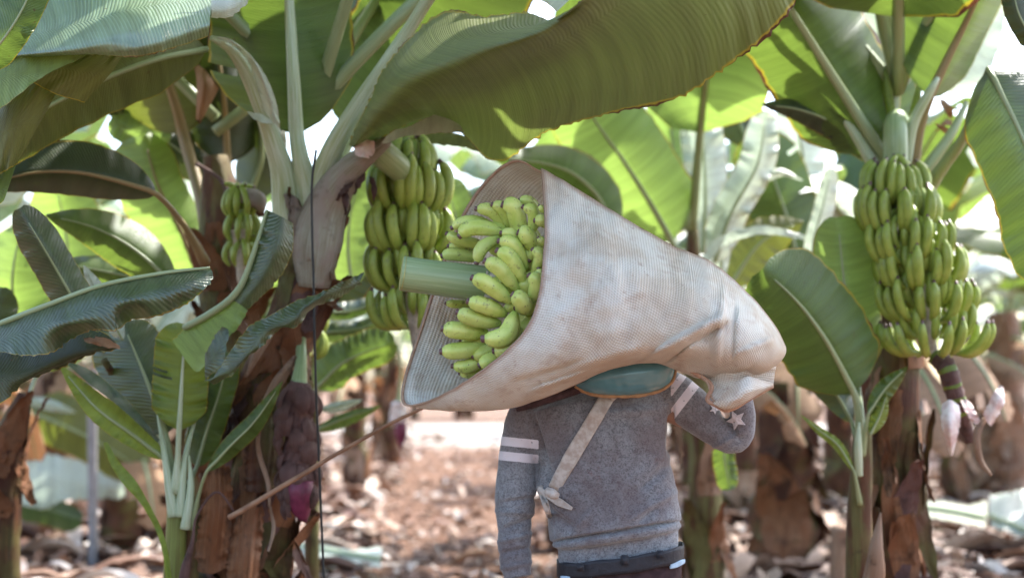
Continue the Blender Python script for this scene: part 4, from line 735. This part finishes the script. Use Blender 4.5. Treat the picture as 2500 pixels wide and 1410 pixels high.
lf(Rp, [[(2330,230,6.1),(2400,195,6.0),(2440,110,6.0),(2460,0,6.0),(2470,-100,6.0)],[(2300,215,6.1),(2370,180,6.05),(2405,100,6.05),(2420,0,6.05),(2430,-100,6.1)],[(2290,190,6.15),(2350,150,6.1),(2385,80,6.1),(2395,0,6.1),(2400,-100,6.1)]], p_, nu=30, nv=10)
lm(Rp, [(2140,400,5.9),(2060,315,5.8),(1960,270,5.75),(1860,255,5.7)], 42, 45, d_, .05, .1, rib=6, pet=[(2185,500,5.9)], petr=13, kind='tip')
pet(Rp, [(2165,470,5.75),(2120,380,5.75),(2060,285,5.75),(2020,238,5.75)], [18,15,10,4], 'rib_pale', 'leaf_stalk')
big = lm(Rp, [(2412,168,5.0),(2445,230,4.95),(2498,340,4.9),(2560,500,4.85),(2600,700,4.9)], 120, 128, g_, .05, .12, rib=7, nz=4, pet=[(2235,520,5.75),(2285,430,5.65),(2350,340,5.45),(2398,215,5.15)], petr=22, wav=.05)
lm(Rp, [(2540,120,4.6),(2490,40,4.6),(2470,-40,4.6)], 34, 60, d_, .05, .05, rib=4)
pet(Rp, [(2215,520,5.8),(2250,430,5.75),(2320,330,5.75),(2360,250,5.8)], [18,16,12,6], 'rib', 'leaf_stalk')
pet(Rp, [(2210,400,5.7),(2230,300,5.65),(2275,215,5.6),(2290,190,5.6)], [15,14,10,5], 'rib_pale', 'leaf_stalk')
pet(Rp, [(2180,300,5.8),(2168,230,5.8),(2160,170,5.8)], [10,12,3], M['leaf_young'], 'young_shoot'); pet(Rp, [(2220,330,5.85),(2235,260,5.85),(2250,180,5.9)], [12,11,4], M['leaf_young'], 'young_shoot')
for k, (x, y, dx, dy) in enumerate(((2290,240,30,50),(2310,290,-30,30),(2280,300,40,35),(2300,260,50,10))): lf(Rp, [[(x,y,5.9),(x+dx*.5,y+dy*.6,5.85),(x+dx,y+dy,5.9)],[(x+18,y+4,5.88),(x+20+dx*.5,y+dy*.5,5.82),(x+dx+6,y+dy,5.9)]], dr_, nu=10, nv=5, nz=6, name='dry_leaf')
hanging_bunch(Rp, [(2190,525,5.55),(2200,590,5.5),(2235,680,5.45),(2260,770,5.45),(2275,850,5.45),(2300,900,5.45)], [(.0,15,1.05,.8),(.17,17,1.12,.62),(.35,16,1.1,.5),(.52,17,1.12,.5),(.70,16,1.08,.35),(.88,15,1.05,.1)], .1, 25, 100, label='long green bunch brightly sunlit on its right side')
# flower stem below the bunch: dark, ringed yellow, with white bracts
v, f, u = ptube([(2290,870,5.45),(2312,900,5.4),(2328,950,5.4),(2345,1000,5.4),(2370,1080,5.4)], [24,24,23,20,12], N=50, n=20); vv = v.reshape(50, 20, 3); 
rb = MB(); F5 = [[], []]
for (i) in range(49):
    ring = 1 if (i % 8) in (0, 1) and i < 34 else 0
    for j in range(20): F5[ring].append((i*20+j, i*20+(j+1) % 20, (i+1)*20+(j+1) % 20, (i+1)*20+j))
vn = v+np.array([noise.noise(Vector(a)*90) for a in v])[:, None]*.006
fs = link('flower_stem', vn, F5[0]+F5[1], [M['bract_dry'], M['leaf_young']], Rp, uv=u, fm=[0]*len(F5[0])+[1]*len(F5[1]))
for rows in ([[(2300,985,5.3),(2320,975,5.28),(2342,990,5.3)],[(2298,1030,5.26),(2320,1040,5.22),(2345,1025,5.26)],[(2312,1085,5.28),(2322,1092,5.26),(2334,1080,5.28)],[(2320,1110,5.3),(2323,1112,5.3),(2326,1110,5.3)]], [[(2345,975,5.35),(2360,975,5.33),(2372,985,5.35)],[(2355,1000,5.3),(2370,1010,5.3),(2385,1010,5.3)],[(2375,1030,5.3),(2385,1035,5.3),(2395,1030,5.3)]], [[(2400,1010,5.3),(2410,1030,5.28),(2420,1040,5.3)],[(2425,960,5.28),(2440,975,5.26),(2452,985,5.28)],[(2440,940,5.3),(2450,945,5.3),(2452,955,5.3)]]):
    G = surf([list(x) for x in zip(*rows)], 18, 10, 3, .02, 2); V = P3(G); link('bract', V.reshape(-1, 3), gridf(18, 10), M['bract_pink'], fs, uv=uvgrid(V).reshape(-1, 2))
pet(fs, [(2405,1020,5.3),(2385,1060,5.3),(2392,1120,5.3),(2420,1160,5.3)], [6,9,8,3], 'sheath_pale', 'dry_strip')
leaf3(Rp, P(2195,400,5.85)+[0,0,.3], R(-166), R(34), 2.9, .46, gr_, .5, seed=99, nu=22, nv=9, cut=0, pet=.15)  # extra leaf, mostly above the frame, added to keep sun off the sheet's tail
leaf3(Rp, P(2195,400,5.85)+[0,0,.4], R(-152), R(42), 2.9, .42, gr_, .6, seed=98, nu=22, nv=9, cut=0, pet=.15)  # second leaf added overhead to shade the sheet
for k, (az, el) in enumerate(((-110,45),(-150,50),(-70,40),(160,50),(-20,40))): leaf3(Rp, P(2195,400,5.85)+[0,0,.3], R(az), R(el), 2.5, .34, gr_, 1.05, seed=k+80, nu=22, nv=9, cut=4)

Sr = empty('banana_sucker', at(2100, 5.3), 'young banana sucker with two broad fresh leaves standing between the sheet and the right-hand trunk', 'sucker')
pet(Sr, [(2108,1040,5.3),(2105,1100,5.3),(2103,1160,5.3),(2098,1250,5.3),(2100,1420,5.3),(2104,1900,5.3)], [20,24,27,30,36,46], M['trunk_green'], 'stem', n=20)
lm(Sr, [(2085,960,5.25),(2050,890,5.2),(2010,820,5.15),(1950,740,5.1),(1862,655,5.05)], 118, 115, gr_, .1, .15, rib=8, pet=[(2100,1100,5.28),(2095,1010,5.26)], petr=14, nz=4)
lm(Sr, [(2092,925,5.5),(2078,830,5.5),(2062,700,5.5),(2045,530,5.5)], 70, 80, b_, .1, .1, rib=7, pet=[(2104,1060,5.35),(2100,990,5.4)], petr=12, nz=4)
lm(Sr, [(2080,1030,5.4),(2040,960,5.4),(1980,900,5.4),(1905,855,5.4)], 40, 34, g_, .03, .05, rib=5, pet=[(2100,1110,5.3)], petr=9, kind='tip')
lm(Sr, [(2085,1150,5.2),(2045,1085,5.2),(2000,1050,5.2),(1955,1012,5.2)], 13, 12, yo_, .01, .01, rib=3, pet=[(2100,1230,5.25)], petr=7, kind='tip')
lm(Sr, [(2120,1010,5.2),(2160,950,5.2),(2215,895,5.2)], 24, 26, gr_, .02, .04, rib=4, pet=[(2105,1110,5.25)], petr=9, kind='tip')
lm(Sr, [(2125,1060,5.2),(2150,1010,5.2),(2165,960,5.2)], 22, 18, M['leaf_young'], .02, .04, rib=4, kind='tip')
pet(Sr, [(2098,1160,5.22),(2095,1090,5.2),(2098,1030,5.2)], [9,10,3], 'rib_pale', 'leaf_stalk')
v, f, u = ptube([(2118,1500,5.1),(2135,1400,5.1),(2140,1330,5.1),(2150,1250,5.1)], [30,26,16,2], N=24, n=14); link('dry_sheath', v, f, M['sheath_pale'], Sr, uv=u)

# ================= mid-distance plants =================
def far_plant(x, d, label, h=2.2, rt=.13, group=None, seed=0, mats=None, lmats=None, nl=9, trunkm=None, lean=0., base_h=0, L=2.0, sh=7, loft_=1.0, name='banana_plant', azs=None):
    rn = random.Random(seed*7+3); e = empty(name, at(x, d), label, 'banana plant', group); b = at(x, d); tp = b+np.array([lean, 0, h])
    N = 30; C_ = np.array([b+(tp-b)*t+np.array([.03*math.sin(t*5+seed), 0, 0]) for t in np.linspace(-.03, 1, N)]); rad = rt*(1.25-.65*np.linspace(0, 1, N))
    v, f, u = tube(C_, rad, n=18); v = v+((v-np.repeat(C_, 18, 0)))*np.array([noise.noise(Vector(a)*6) for a in v])[:, None]*.5; link('trunk', v, f, trunkm or M['trunk_brown'], e, uv=u)
    sheaths(e, C_, rad, mats or [M['sheath'], M['sheath_pale'], M['trunk_brown']], sh, seed, .3, .9, .18, (.05, .8))
    for k in range(nl):
        az = (azs[k] if azs else k/nl*360+rn.uniform(-20, 20)); el = rn.uniform(38, 78); leaf3(e, tp-[0, 0, .15], R(az), R(el), L*rn.uniform(.8, 1.15), rn.uniform(.26, .36), rn.choice(lmats or [b_, gr_, p_, p_, M['leaf_waxy']]), rn.uniform(.7, 1.5)*loft_, seed=seed*20+k, cut=rn.choice((0, 3, 7)))
    for k in range(2 if nl > 5 else 1): leaf3(e, tp-[0, 0, .3+.2*k], R(rn.uniform(0, 360)), R(-5), 1.5, .2, dr_, 1.2, seed=seed*20+15+k, cut=8)
    return e
# the plant behind the cone: leaves placed as in the photo
Cp = empty('banana_plant', at(1700, 7.6), 'banana plant behind the sheet with broad yellow-green leaves, its stem seen under the carrier\'s elbow', 'banana plant')
C3, r = trunk(Cp, [(1690,560,7.6),(1695,800,7.6),(1720,1100,7.6),(1725,1592,7.6)], [12,30,36,52], M['trunk_green'], seed=13); sheaths(Cp, C3, r, [M['sheath'], M['sheath_pale'], M['trunk_green']], 10, 14, .3, .7, .12, (.3, .95))
lm(Cp, [(1640,590,7.5),(1590,500,7.4),(1520,390,7.3),(1450,290,7.2),(1400,190,7.2)], 105, 118, b_, .1, .1, rib=8, pet=[(1690,700,7.6)], petr=12, nz=5, ribmat=M['rib'])
lm(Cp, [(1500,580,7.1),(1460,480,7.1),(1370,410,7.0),(1200,385,6.9)], 60, 60, gr_, .1, .1, rib=6, kind='tip')
lm(Cp, [(1670,560,8),(1650,440,8),(1640,330,8),(1632,180,8)], 60, 42, b_, .1, .1, rib=6)
lm(Cp, [(1715,620,7.8),(1722,500,7.8),(1718,380,7.8),(1700,240,7.8)], 52, 55, p_, .15, .1, rib=6, nz=8, wav=.15)
lm(Cp, [(1745,640,7.2),(1785,520,7.2),(1850,400,7.2),(1870,270,7.2)], 48, 42, p_, .2, .1, rib=6, nz=8, wav=.2)
lf(Cp, [[(1705,650,6.9),(1740,590,6.9),(1800,560,6.85),(1870,550,6.85),(1990,580,6.9)],[(1722,655,6.9),(1760,605,6.88),(1820,580,6.84),(1880,572,6.85),(1988,590,6.9)]], p_, nu=26, nv=6)
lm(Cp, [(1960,700,8),(1930,560,8),(1890,440,8),(1850,330,8)], 90, 85, gr_, .1, .1, rib=6, cut=1)
lm(Cp, [(1780,700,7.4),(1860,590,7.4),(1960,540,7.4)], 60, 60, o_, .1, .1, rib=6, kind='tip')
lm(Cp, [(1990,700,6.8),(1985,600,6.8),(2010,500,6.8),(2030,410,6.8)], 22, 28, p_, .05, .05, rib=4, nz=6)
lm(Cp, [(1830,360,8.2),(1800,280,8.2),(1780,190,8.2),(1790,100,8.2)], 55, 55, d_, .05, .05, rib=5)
lm(Cp, [(1930,480,8.4),(1960,400,8.3),(1950,300,8.2),(1990,240,8.2)], 60, 55, p_, .1, .2, rib=5, wav=.2, nz=8)
lm(Cp, [(1760,700,7.3),(1765,600,7.3),(1810,470,7.3),(1900,420,7.3),(1960,440,7.3)], 20, 26, p_, .05, .05, rib=4, kind='tip')
lm(Cp, [(1770,1080,6.6),(1768,1120,6.6),(1775,1160,6.6),(1778,1195,6.6)], 27, 28, gr_, .02, .02, rib=3)
lf(Cp, [[(1640,1040,6.0),(1652,1060,6.0),(1660,1150,6.0),(1645,1160,6.0)],[(1662,1035,6.0),(1668,1080,6.0),(1664,1140,6.0),(1650,1165,6.0)]], M['sheath_pale'], nu=14, nv=6, name='dry_leaf')
for k, (az, el) in enumerate(((180,55),(-60,55))): leaf3(Cp, P(1690,560,7.6), R(az), R(el), 2.2, .33, rng.choice([0, 1]) and b_ or gr_, 1.1, seed=k+120, nu=20, nv=9, cut=4)

far_plant(1905, 11.2, 'stout brown banana trunk leaning just right of the carrier\'s elbow', h=2.1, rt=.22, seed=2, lean=.10, sh=14, mats=[M['sheath'], M['trunk_brown'], M['sheath']], azs=[0,40,80,120,160,-40,-80,20,60])
far_plant(2330, 16.5, 'thin dark banana trunk seen under the flower stem of the long bunch', h=2.3, rt=.13, seed=3)
far_plant(2450, 17.5, 'wide pale brown banana trunk standing at the right edge', h=2.3, rt=.30, seed=4, trunkm=M['trunk_pale'], mats=[M['sheath_pale']], sh=9, azs=[0,60,100,40,80,-20,120,20,150])
far_plant(1810, 15, 'slim banana trunk in the gap between the carrier\'s elbow and the stout trunk', h=2.4, rt=.14, seed=5)
far_plant(2040, 17, 'dim banana trunk in litter left of the right-hand sucker', h=2.4, rt=.15, seed=6)
far_plant(868, 19.5, 'dark banana trunk with brown sheaths right of the dried flower, at the path edge', h=1.9, rt=.15, seed=8, sh=10, azs=[0,-50,-90,-20,30,-120,60,-70,10])
far_plant(955, 24, 'small banana plant with a hanging flower beside the left of the path', h=2.1, rt=.13, seed=9)
far_plant(310, 12.2, 'red-brown banana trunk with dry flaps behind the grey pole', h=1.5, rt=.14, seed=10, azs=[0,-60,60,30,-30,180,-100,90,-150])
FP = far_plant(120, 13, 'pale brown banana trunk in sunshine between the left edge and the grey pole', h=2.3, rt=.18, seed=11, trunkm=M['trunk_pale'])
lm(FP, [(60,1000,11.40),(160,1040,11.40),(260,1090,11.40),(350,1150,11.40)], 75, 60, o_, .1, .2, rib=5, nz=7)
lm(FP, [(60,975,11.36),(110,985,11.36),(185,1006,11.36)], 14, 14, p_, .02, .02, rib=3, kind='tip')
lf(FP, [[(30,1115,11.88),(110,1105,11.88),(220,1130,11.88),(340,1150,11.88),(410,1165,11.88)],[(30,1170,11.84),(110,1165,11.82),(220,1180,11.84),(340,1190,11.84),(410,1180,11.86)],[(34,1220,11.88),(70,1235,11.84),(110,1240,11.86),(150,1225,11.84),(215,1215,11.86),(300,1215,11.88),(405,1190,11.88)]], p_, nu=40, nv=12, nz=10, wav=.1)
lm(FP, [(30,1230,11.96),(110,1240,11.96),(200,1270,12.00)], 30, 40, g_, .05, .1, rib=3, nz=6)

far_plant(430, 12.5, 'banana trunk hidden behind the young left sucker', h=2.2, rt=.15, seed=12)
far_plant(1380, 12.5, 'banana plant with bright leaves above and behind the cone\'s mouth', h=2.3, rt=.15, seed=14)
far_plant(2135, 9.6, 'pale-leaved banana plant directly behind the red-brown trunk of the long bunch', h=2.2, rt=.12, seed=21, nl=11, sh=3, lmats=[p_, b_, M['leaf_waxy'], gr_])
far_plant(1530, 10, 'banana plant hidden behind the carrier, only its pale leaves above the cone', h=2.2, rt=.13, seed=22, nl=11, sh=3, lmats=[p_, b_, M['leaf_waxy'], gr_])
far_plant(2620, 12, 'banana plant outside the right edge with leaves behind the striped leaf', h=2.3, rt=.16, seed=15)
far_plant(-150, 8.5, 'banana plant outside the left edge with glowing leaves behind the dark ones', h=2.1, rt=.15, seed=16)
rn = random.Random(11); k = 0
for d, xs in ((20, (60,300,560,760,1500,1720,1950,2200,2500)), (27, (-60,150,380,600,800,930,1480,1650,1850,2080,2330,2560)), (54, (0,200,420,640,860,980,1080,1180,1290,1400,1600,1850,2100,2350)), (37, (0,200,420,610,790,930,1360,1520,1700,1900,2100,2300,2500))):
    for x in xs: far_plant(x+rn.uniform(-40, 40), d+rn.uniform(-2, 2), 'blurred banana plant in the far rows of the plantation', h=2.4, rt=.15, seed=30+k, nl=7, sh=2, group='banana plants in the far rows'); k += 1
# small far flower hanging beside the path and other hanging bits
far = empty('banana_flower', P(1000, 985, 10), 'small magenta flower bud under pale pink bracts, hanging over the left side of the path', 'flower')
v, f, u = ptube([(975,850,10),(980,900,10),(976,960,10),(974,985,10)], [3,3,5,8], N=16, n=8); link('stalk', v, f, M['stalk_green'], far, uv=u)
v, f, u = ptube([(974,980,10),(974,1010,10),(976,1035,10)], [14,20,16], N=16, n=14); link('bract', v+np.array([noise.noise(Vector(a)*30) for a in v])[:, None]*.03, f, M['bract_pink'], far, uv=u)
v, f, u = ptube([(977,1030,9.98),(979,1060,9.98),(979,1095,9.98)], [14,15,2], N=12, n=12); link('bud', v, f, M['bud_purple'], far, uv=u)

# leaves of the small plant behind the hose
Dp = empty('banana_sucker', at(770, 6.5), 'low sucker with a broad olive leaf behind the black hose, left of the cone', 'sucker')
pet(Dp, [(765,990,6.5),(762,1200,6.5),(760,1700,6.5)], [10,16,22], M['trunk_green'], 'stem')
lm(Dp, [(772,950,6.5),(830,890,6.45),(890,860,6.45),(965,835,6.4)], 52, 45, gr_, .05, .1, rib=5, pet=[(766,1010,6.5)], petr=7)
lm(Dp, [(740,830,6.6),(800,810,6.6),(880,800,6.6),(1010,742,6.6)], 20, 30, g_, .05, .05, rib=4, kind='tip')
lm(Dp, [(760,760,6.6),(850,760,6.6),(930,740,6.6),(970,760,6.6)], 24, 20, g_, .05, .05, rib=4, kind='tip')
lm(Dp, [(770,1050,6.3),(830,1025,6.3),(930,990,6.3)], 14, 20, gr_, .02, .04, rib=3, kind='tip')
lm(Dp, [(780,1000,6.4),(830,990,6.4),(885,975,6.4)], 12, 14, p_, .02, .02, rib=3, kind='tip')
lm(Dp, [(860,700,6.6),(850,610,6.6),(860,500,6.6),(900,400,6.6)], 70, 55, b_, .05, .05, rib=5)
lm(Dp, [(800,760,6.9),(880,640,6.9),(940,560,6.9)], 60, 60, d_, .05, .05, rib=4)
lm(Dp, [(1120,620,7.5),(1110,520,7.5),(1080,440,7.5)], 55, 50, b_, .05, .05, rib=5)

# ================= poles, hose, cane =================
def pole(x, y0, y1, d, rpx, label, name='support_pole'):
    e = empty(name, at(x, d), label, 'pole'); v, f, u = ptube([(x-4, y0, d), (x, y1, d)], rpx, N=20, n=16); link('shaft', v, f, M['pole_grey'], e, uv=u); v, f, u = ptube([(x-4, y0-2, d), (x-4, y0+4, d)], rpx+1.5, N=4, n=16); link('cap', v, f, M['pole_grey'], e, uv=u)
pole(228, 905, 930+5034/10.9+4, 10.9, 11.5, 'thin grey support pole standing in litter at the left')
pole(2246, 890, 930+5034/16.5+3, 16.5, 13, 'pale grey support pole just right of the right-hand trunk')
pts = P3(cr([(772,366,4.75),(762,440,4.75),(762,560,4.75),(766,700,4.75),(770,900,4.75),(778,1100,4.75),(786,1300,4.75),(792,1440,4.75),(810,1985,4.75)], 80)); v, f, u = tube(pts, .0042, n=8); tag(link('irrigation_hose', v, f, M['wire_black'], None, uv=u), 'thin black hose hanging straight down past the big trunk and dried flower', 'hose')
pts = P3(cr([(560,1262,4.7),(700,1180,4.68),(860,1085,4.66),(1000,1010,4.62),(1075,975,4.6)], 50)); v, f, u = tube(pts+np.array([noise.noise(Vector(a)*9) for a in pts])[:, None]*.008, np.linspace(.010, .005, 50), n=10); tag(link('dry_leaf_stalk', v, f, M['cane'], None, uv=u), 'long straight brown dry stalk slanting from the big trunk\'s foot up to the sheet', 'stalk')

# ================= ground, soil, litter =================
def groundmat():
    t = NT('soil'); pos = t.n('NewGeometry').outputs['Position']; a = t.noise(pos, 1.2, 5, .65); b = t.noise(pos, 9., 5, .7); c3 = t.noise(pos, 45., 3, .7)
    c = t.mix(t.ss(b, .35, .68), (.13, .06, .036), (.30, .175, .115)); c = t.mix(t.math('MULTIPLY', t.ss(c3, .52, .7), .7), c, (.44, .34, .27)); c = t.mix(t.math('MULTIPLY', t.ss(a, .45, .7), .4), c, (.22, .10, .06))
    sp = t.n('SeparateXYZ'); t.l(pos, sp.inputs[0]); c = t.mix(t.ss(t.math('ADD', sp.outputs[1], t.math('MULTIPLY', a, 6)), 33, 37), c, (.55, .50, .44)); c = t.mix(t.ss(sp.outputs[1], 46, 50), c, (.22, .14, .10))  # far strip of soil painted pale to look sunlit, brown again beyond
    t.done(t.pbsdf(c, .9, t.bump(t.math('ADD', b, c3), .9, .06), .15).outputs[0])
groundmat()
xs = np.concatenate([np.linspace(-150, -14, 14), np.linspace(-13, 13, 130), np.linspace(14, 150, 14)]); ys = np.concatenate([np.linspace(-40, 4, 8), np.linspace(4.5, 26, 150), np.linspace(27, 60, 40), np.linspace(65, 400, 12)])
def gz(x, y): return .05*noise.noise((x*.9, y*.9, 0))+.035*noise.noise((x*3.1, y*3.1, 3))*min(1, max(0, (60-y)/30))
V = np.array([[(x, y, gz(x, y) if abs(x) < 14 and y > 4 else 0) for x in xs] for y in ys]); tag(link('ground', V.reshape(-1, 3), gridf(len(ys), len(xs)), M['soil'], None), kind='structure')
def littermat():
    t = NT('litter'); g = t.n('NewGeometry'); r = g.outputs['Random Per Island']; cr_ = t.n('ValToRGB'); t.l(r, cr_.inputs[0]); e = cr_.color_ramp.elements; e[0].color = (.07, .03, .018, 1); e[1].color = (.74, .68, .62, 1)
    for p, c in ((.28, (.16, .075, .042)), (.52, (.29, .165, .105)), (.76, (.45, .33, .25)), (.92, (.62, .53, .46))): x = e.new(p); x.color = (*c, 1)
    uv = t.n('UVMap').outputs[0]; st = t.noise(t.scalev(uv, (3, 40, 1)), 1., 4, .6); c = t.mix(t.math('MULTIPLY', t.ss(st, .4, .65), .45), cr_.outputs[0], (.16, .08, .06))
    t.done(t.pbsdf(c, .55, t.bump(st, .6, .01), .4).outputs[0])
littermat(); mb = MB(); rn = random.Random(3)
def piece(mb, c, L, w, yaw, curl, lift, roll, nu=7, nv=4):
    V = np.zeros((nu, nv, 3)); ca, sa = math.cos(yaw), math.sin(yaw)
    for i in range(nu):
        t = i/(nu-1); u_ = (t-.5)*L; ww = w*(.35+.65*math.sin(.3+t*2.6)); zz = lift*t+curl*math.sin(t*3.1)*L*.25; bend = .12*L*math.sin(t*3+roll*5)
        for j in range(nv): s = j/(nv-1)*2-1; x, y, z = u_, s*ww+bend, zz+abs(s)**2*ww*roll+.02*noise.noise((i*.9+yaw*9, j*1.3, L*20)); V[i, j] = (c[0]+x*ca-y*sa, c[1]+x*sa+y*ca, max(c[2]+z, c[2]+.004))
    mb.add(V, gridf(nu, nv), uvgrid(V))
for k in range(15000):
    d = 7.2+(38-7.2)*rn.random()**1.7; x = rn.uniform(-.45, .45)*d; px = 1250+x/d*FPX; path = 860+(d-10)*9 < px < 1560
    if path and rn.random() < .58: continue
    s = rn.random(); L = (.14+.55*s**2)*(.5 if path else 1); w = rn.uniform(.018, .10)*(.6 if path else 1)
    piece(mb, (x, d, gz(x, d)+rn.uniform(0, .05)), L, w, rn.uniform(0, 6.28), rn.uniform(0, .8), rn.uniform(0, .12)*(rn.random() < .4), rn.uniform(-.4, 1.1))
tag(mb.build('leaf_litter', M['litter'], None), kind='stuff')
# larger fallen pieces one can tell apart
def fallen(rows, mat, label, cat='fallen leaf', name='fallen_leaf', ribp=None, nz=6, wav=.05):
    G = surf(rows, 36, 12, nz, wav, random.random()*20); V = P3(G); c = V.reshape(-1, 3).mean(0); c[2] = max(0, V[..., 2].min()); o = link(name, V.reshape(-1, 3), gridf(36, 12), mat, None, uv=uvgrid(V).reshape(-1, 2), origin=c); tag(o, label, cat)
    if ribp: add_rib(o, ribp, 7, M['rib_pale'])
fallen([[(672,1318,11.0),(760,1322,10.9),(850,1340,10.8),(932,1334,10.9)],[(690,1340,10.6),(760,1342,10.5),(850,1355,10.4),(930,1362,10.5)],[(700,1385,10.3),(765,1400,10.2),(790,1385,10.2),(930,1386,10.3)]], p_, 'pale green cut leaf lying on the litter left of the path', ribp=[(676,1325,10.8),(760,1335,10.55),(850,1350,10.4),(930,1362,10.45)])
fallen([[(2222,1226,13.6),(2290,1222,13.6),(2360,1232,13.5),(2410,1220,13.5)],[(2222,1242,13.3),(2290,1244,13.2),(2350,1250,13.1),(2408,1258,13.0)],[(2224,1258,13.0),(2270,1262,12.8),(2340,1272,12.7),(2406,1284,12.6)]], p_, 'blue-green cut leaf lying in litter right of the right-hand trunk', ribp=[(2222,1236,13.3),(2300,1242,13.1),(2408,1262,12.8)])
fallen([[(2418,1206,12.2),(2460,1200,12.1),(2540,1185,12.0)],[(2414,1245,11.9),(2460,1240,11.8),(2540,1245,11.8)],[(2420,1288,11.6),(2460,1296,11.5),(2540,1325,11.4)]], p_, 'broad blue-green leaf lying at the right edge', ribp=[(2414,1256,11.75),(2460,1274,11.6),(2540,1305,11.4)])
fallen([[(2222,1270,14.4),(2250,1280,14.3),(2270,1275,14.3)],[(2225,1350,12.6),(2245,1330,12.8),(2262,1300,13.4)]], M['leaf_green'], 'green leaf fragment against the foot of the right-hand trunk')
for k, (x, y, L, w, yaw, lab) in enumerate(((1935,1300,.55,.17,.4,'large pale crumpled dry leaf on the ground right of the carrier\'s elbow'),(1900,1385,.5,.10,2.5,'pale dry leaf scrap near the bottom, left of the cut pole stump'),(2440,1165,.55,.2,1.2,'pale curled dry leaf leaning by the trunk at the right edge'),(2280,1190,.5,.14,.2,'whitish dry leaf beside the pale grey pole'),(2370,1370,.6,.16,.1,'ragged pale dry leaf in the bottom right corner'),(300,1255,.32,.09,1.5,'bright dry leaf lit by sun right of the grey pole'),(120,1370,.5,.12,.3,'broad brown dry leaf left of the grey pole\'s foot'),(350,1330,.7,.05,.35,'long pale dry stalk lying left of the young sucker'),(1150,1385,.4,.05,.2,'small pale dry leaf at the left of the carrier\'s hanging arm'),(2300,1330,.9,.05,2.9,'long dry leaf rib lying across the litter at right'))):
    d = 5034/(y-930); mb = MB(); c = at(x, d); c[2] = .03; piece(mb, (c[0], c[1], .03), L, w, yaw, .5, .06, .8, nu=22, nv=12); o = mb.build('dry_leaf', M['sheath_pale'], None, origin=c); tag(o, lab, 'dry leaf')
for x, y0, y1, d, rp, lab in ((2052,1285,1500,8.9,26,'cut brown stem stump standing left of the right-hand sucker'),): 
    e = empty('cut_stem', at(x, d), lab, 'stump'); v, f, u = ptube([(x+3, y0, d), (x, 930+5034/d, d)], [rp, rp+6], N=20, n=18); link('stem', v, f, M['trunk_pale'], e, uv=u)
pts = [(500,1392,7.4),(560,1388,7.4),(640,1392,7.4)]; v, f, u = ptube(pts, [17,18,18], N=18, n=16); tag(link('cut_stem', v, f, M['trunk_pale'], None, uv=u), 'short cut banana stem lying across the foot of the big trunk', 'cut stem')
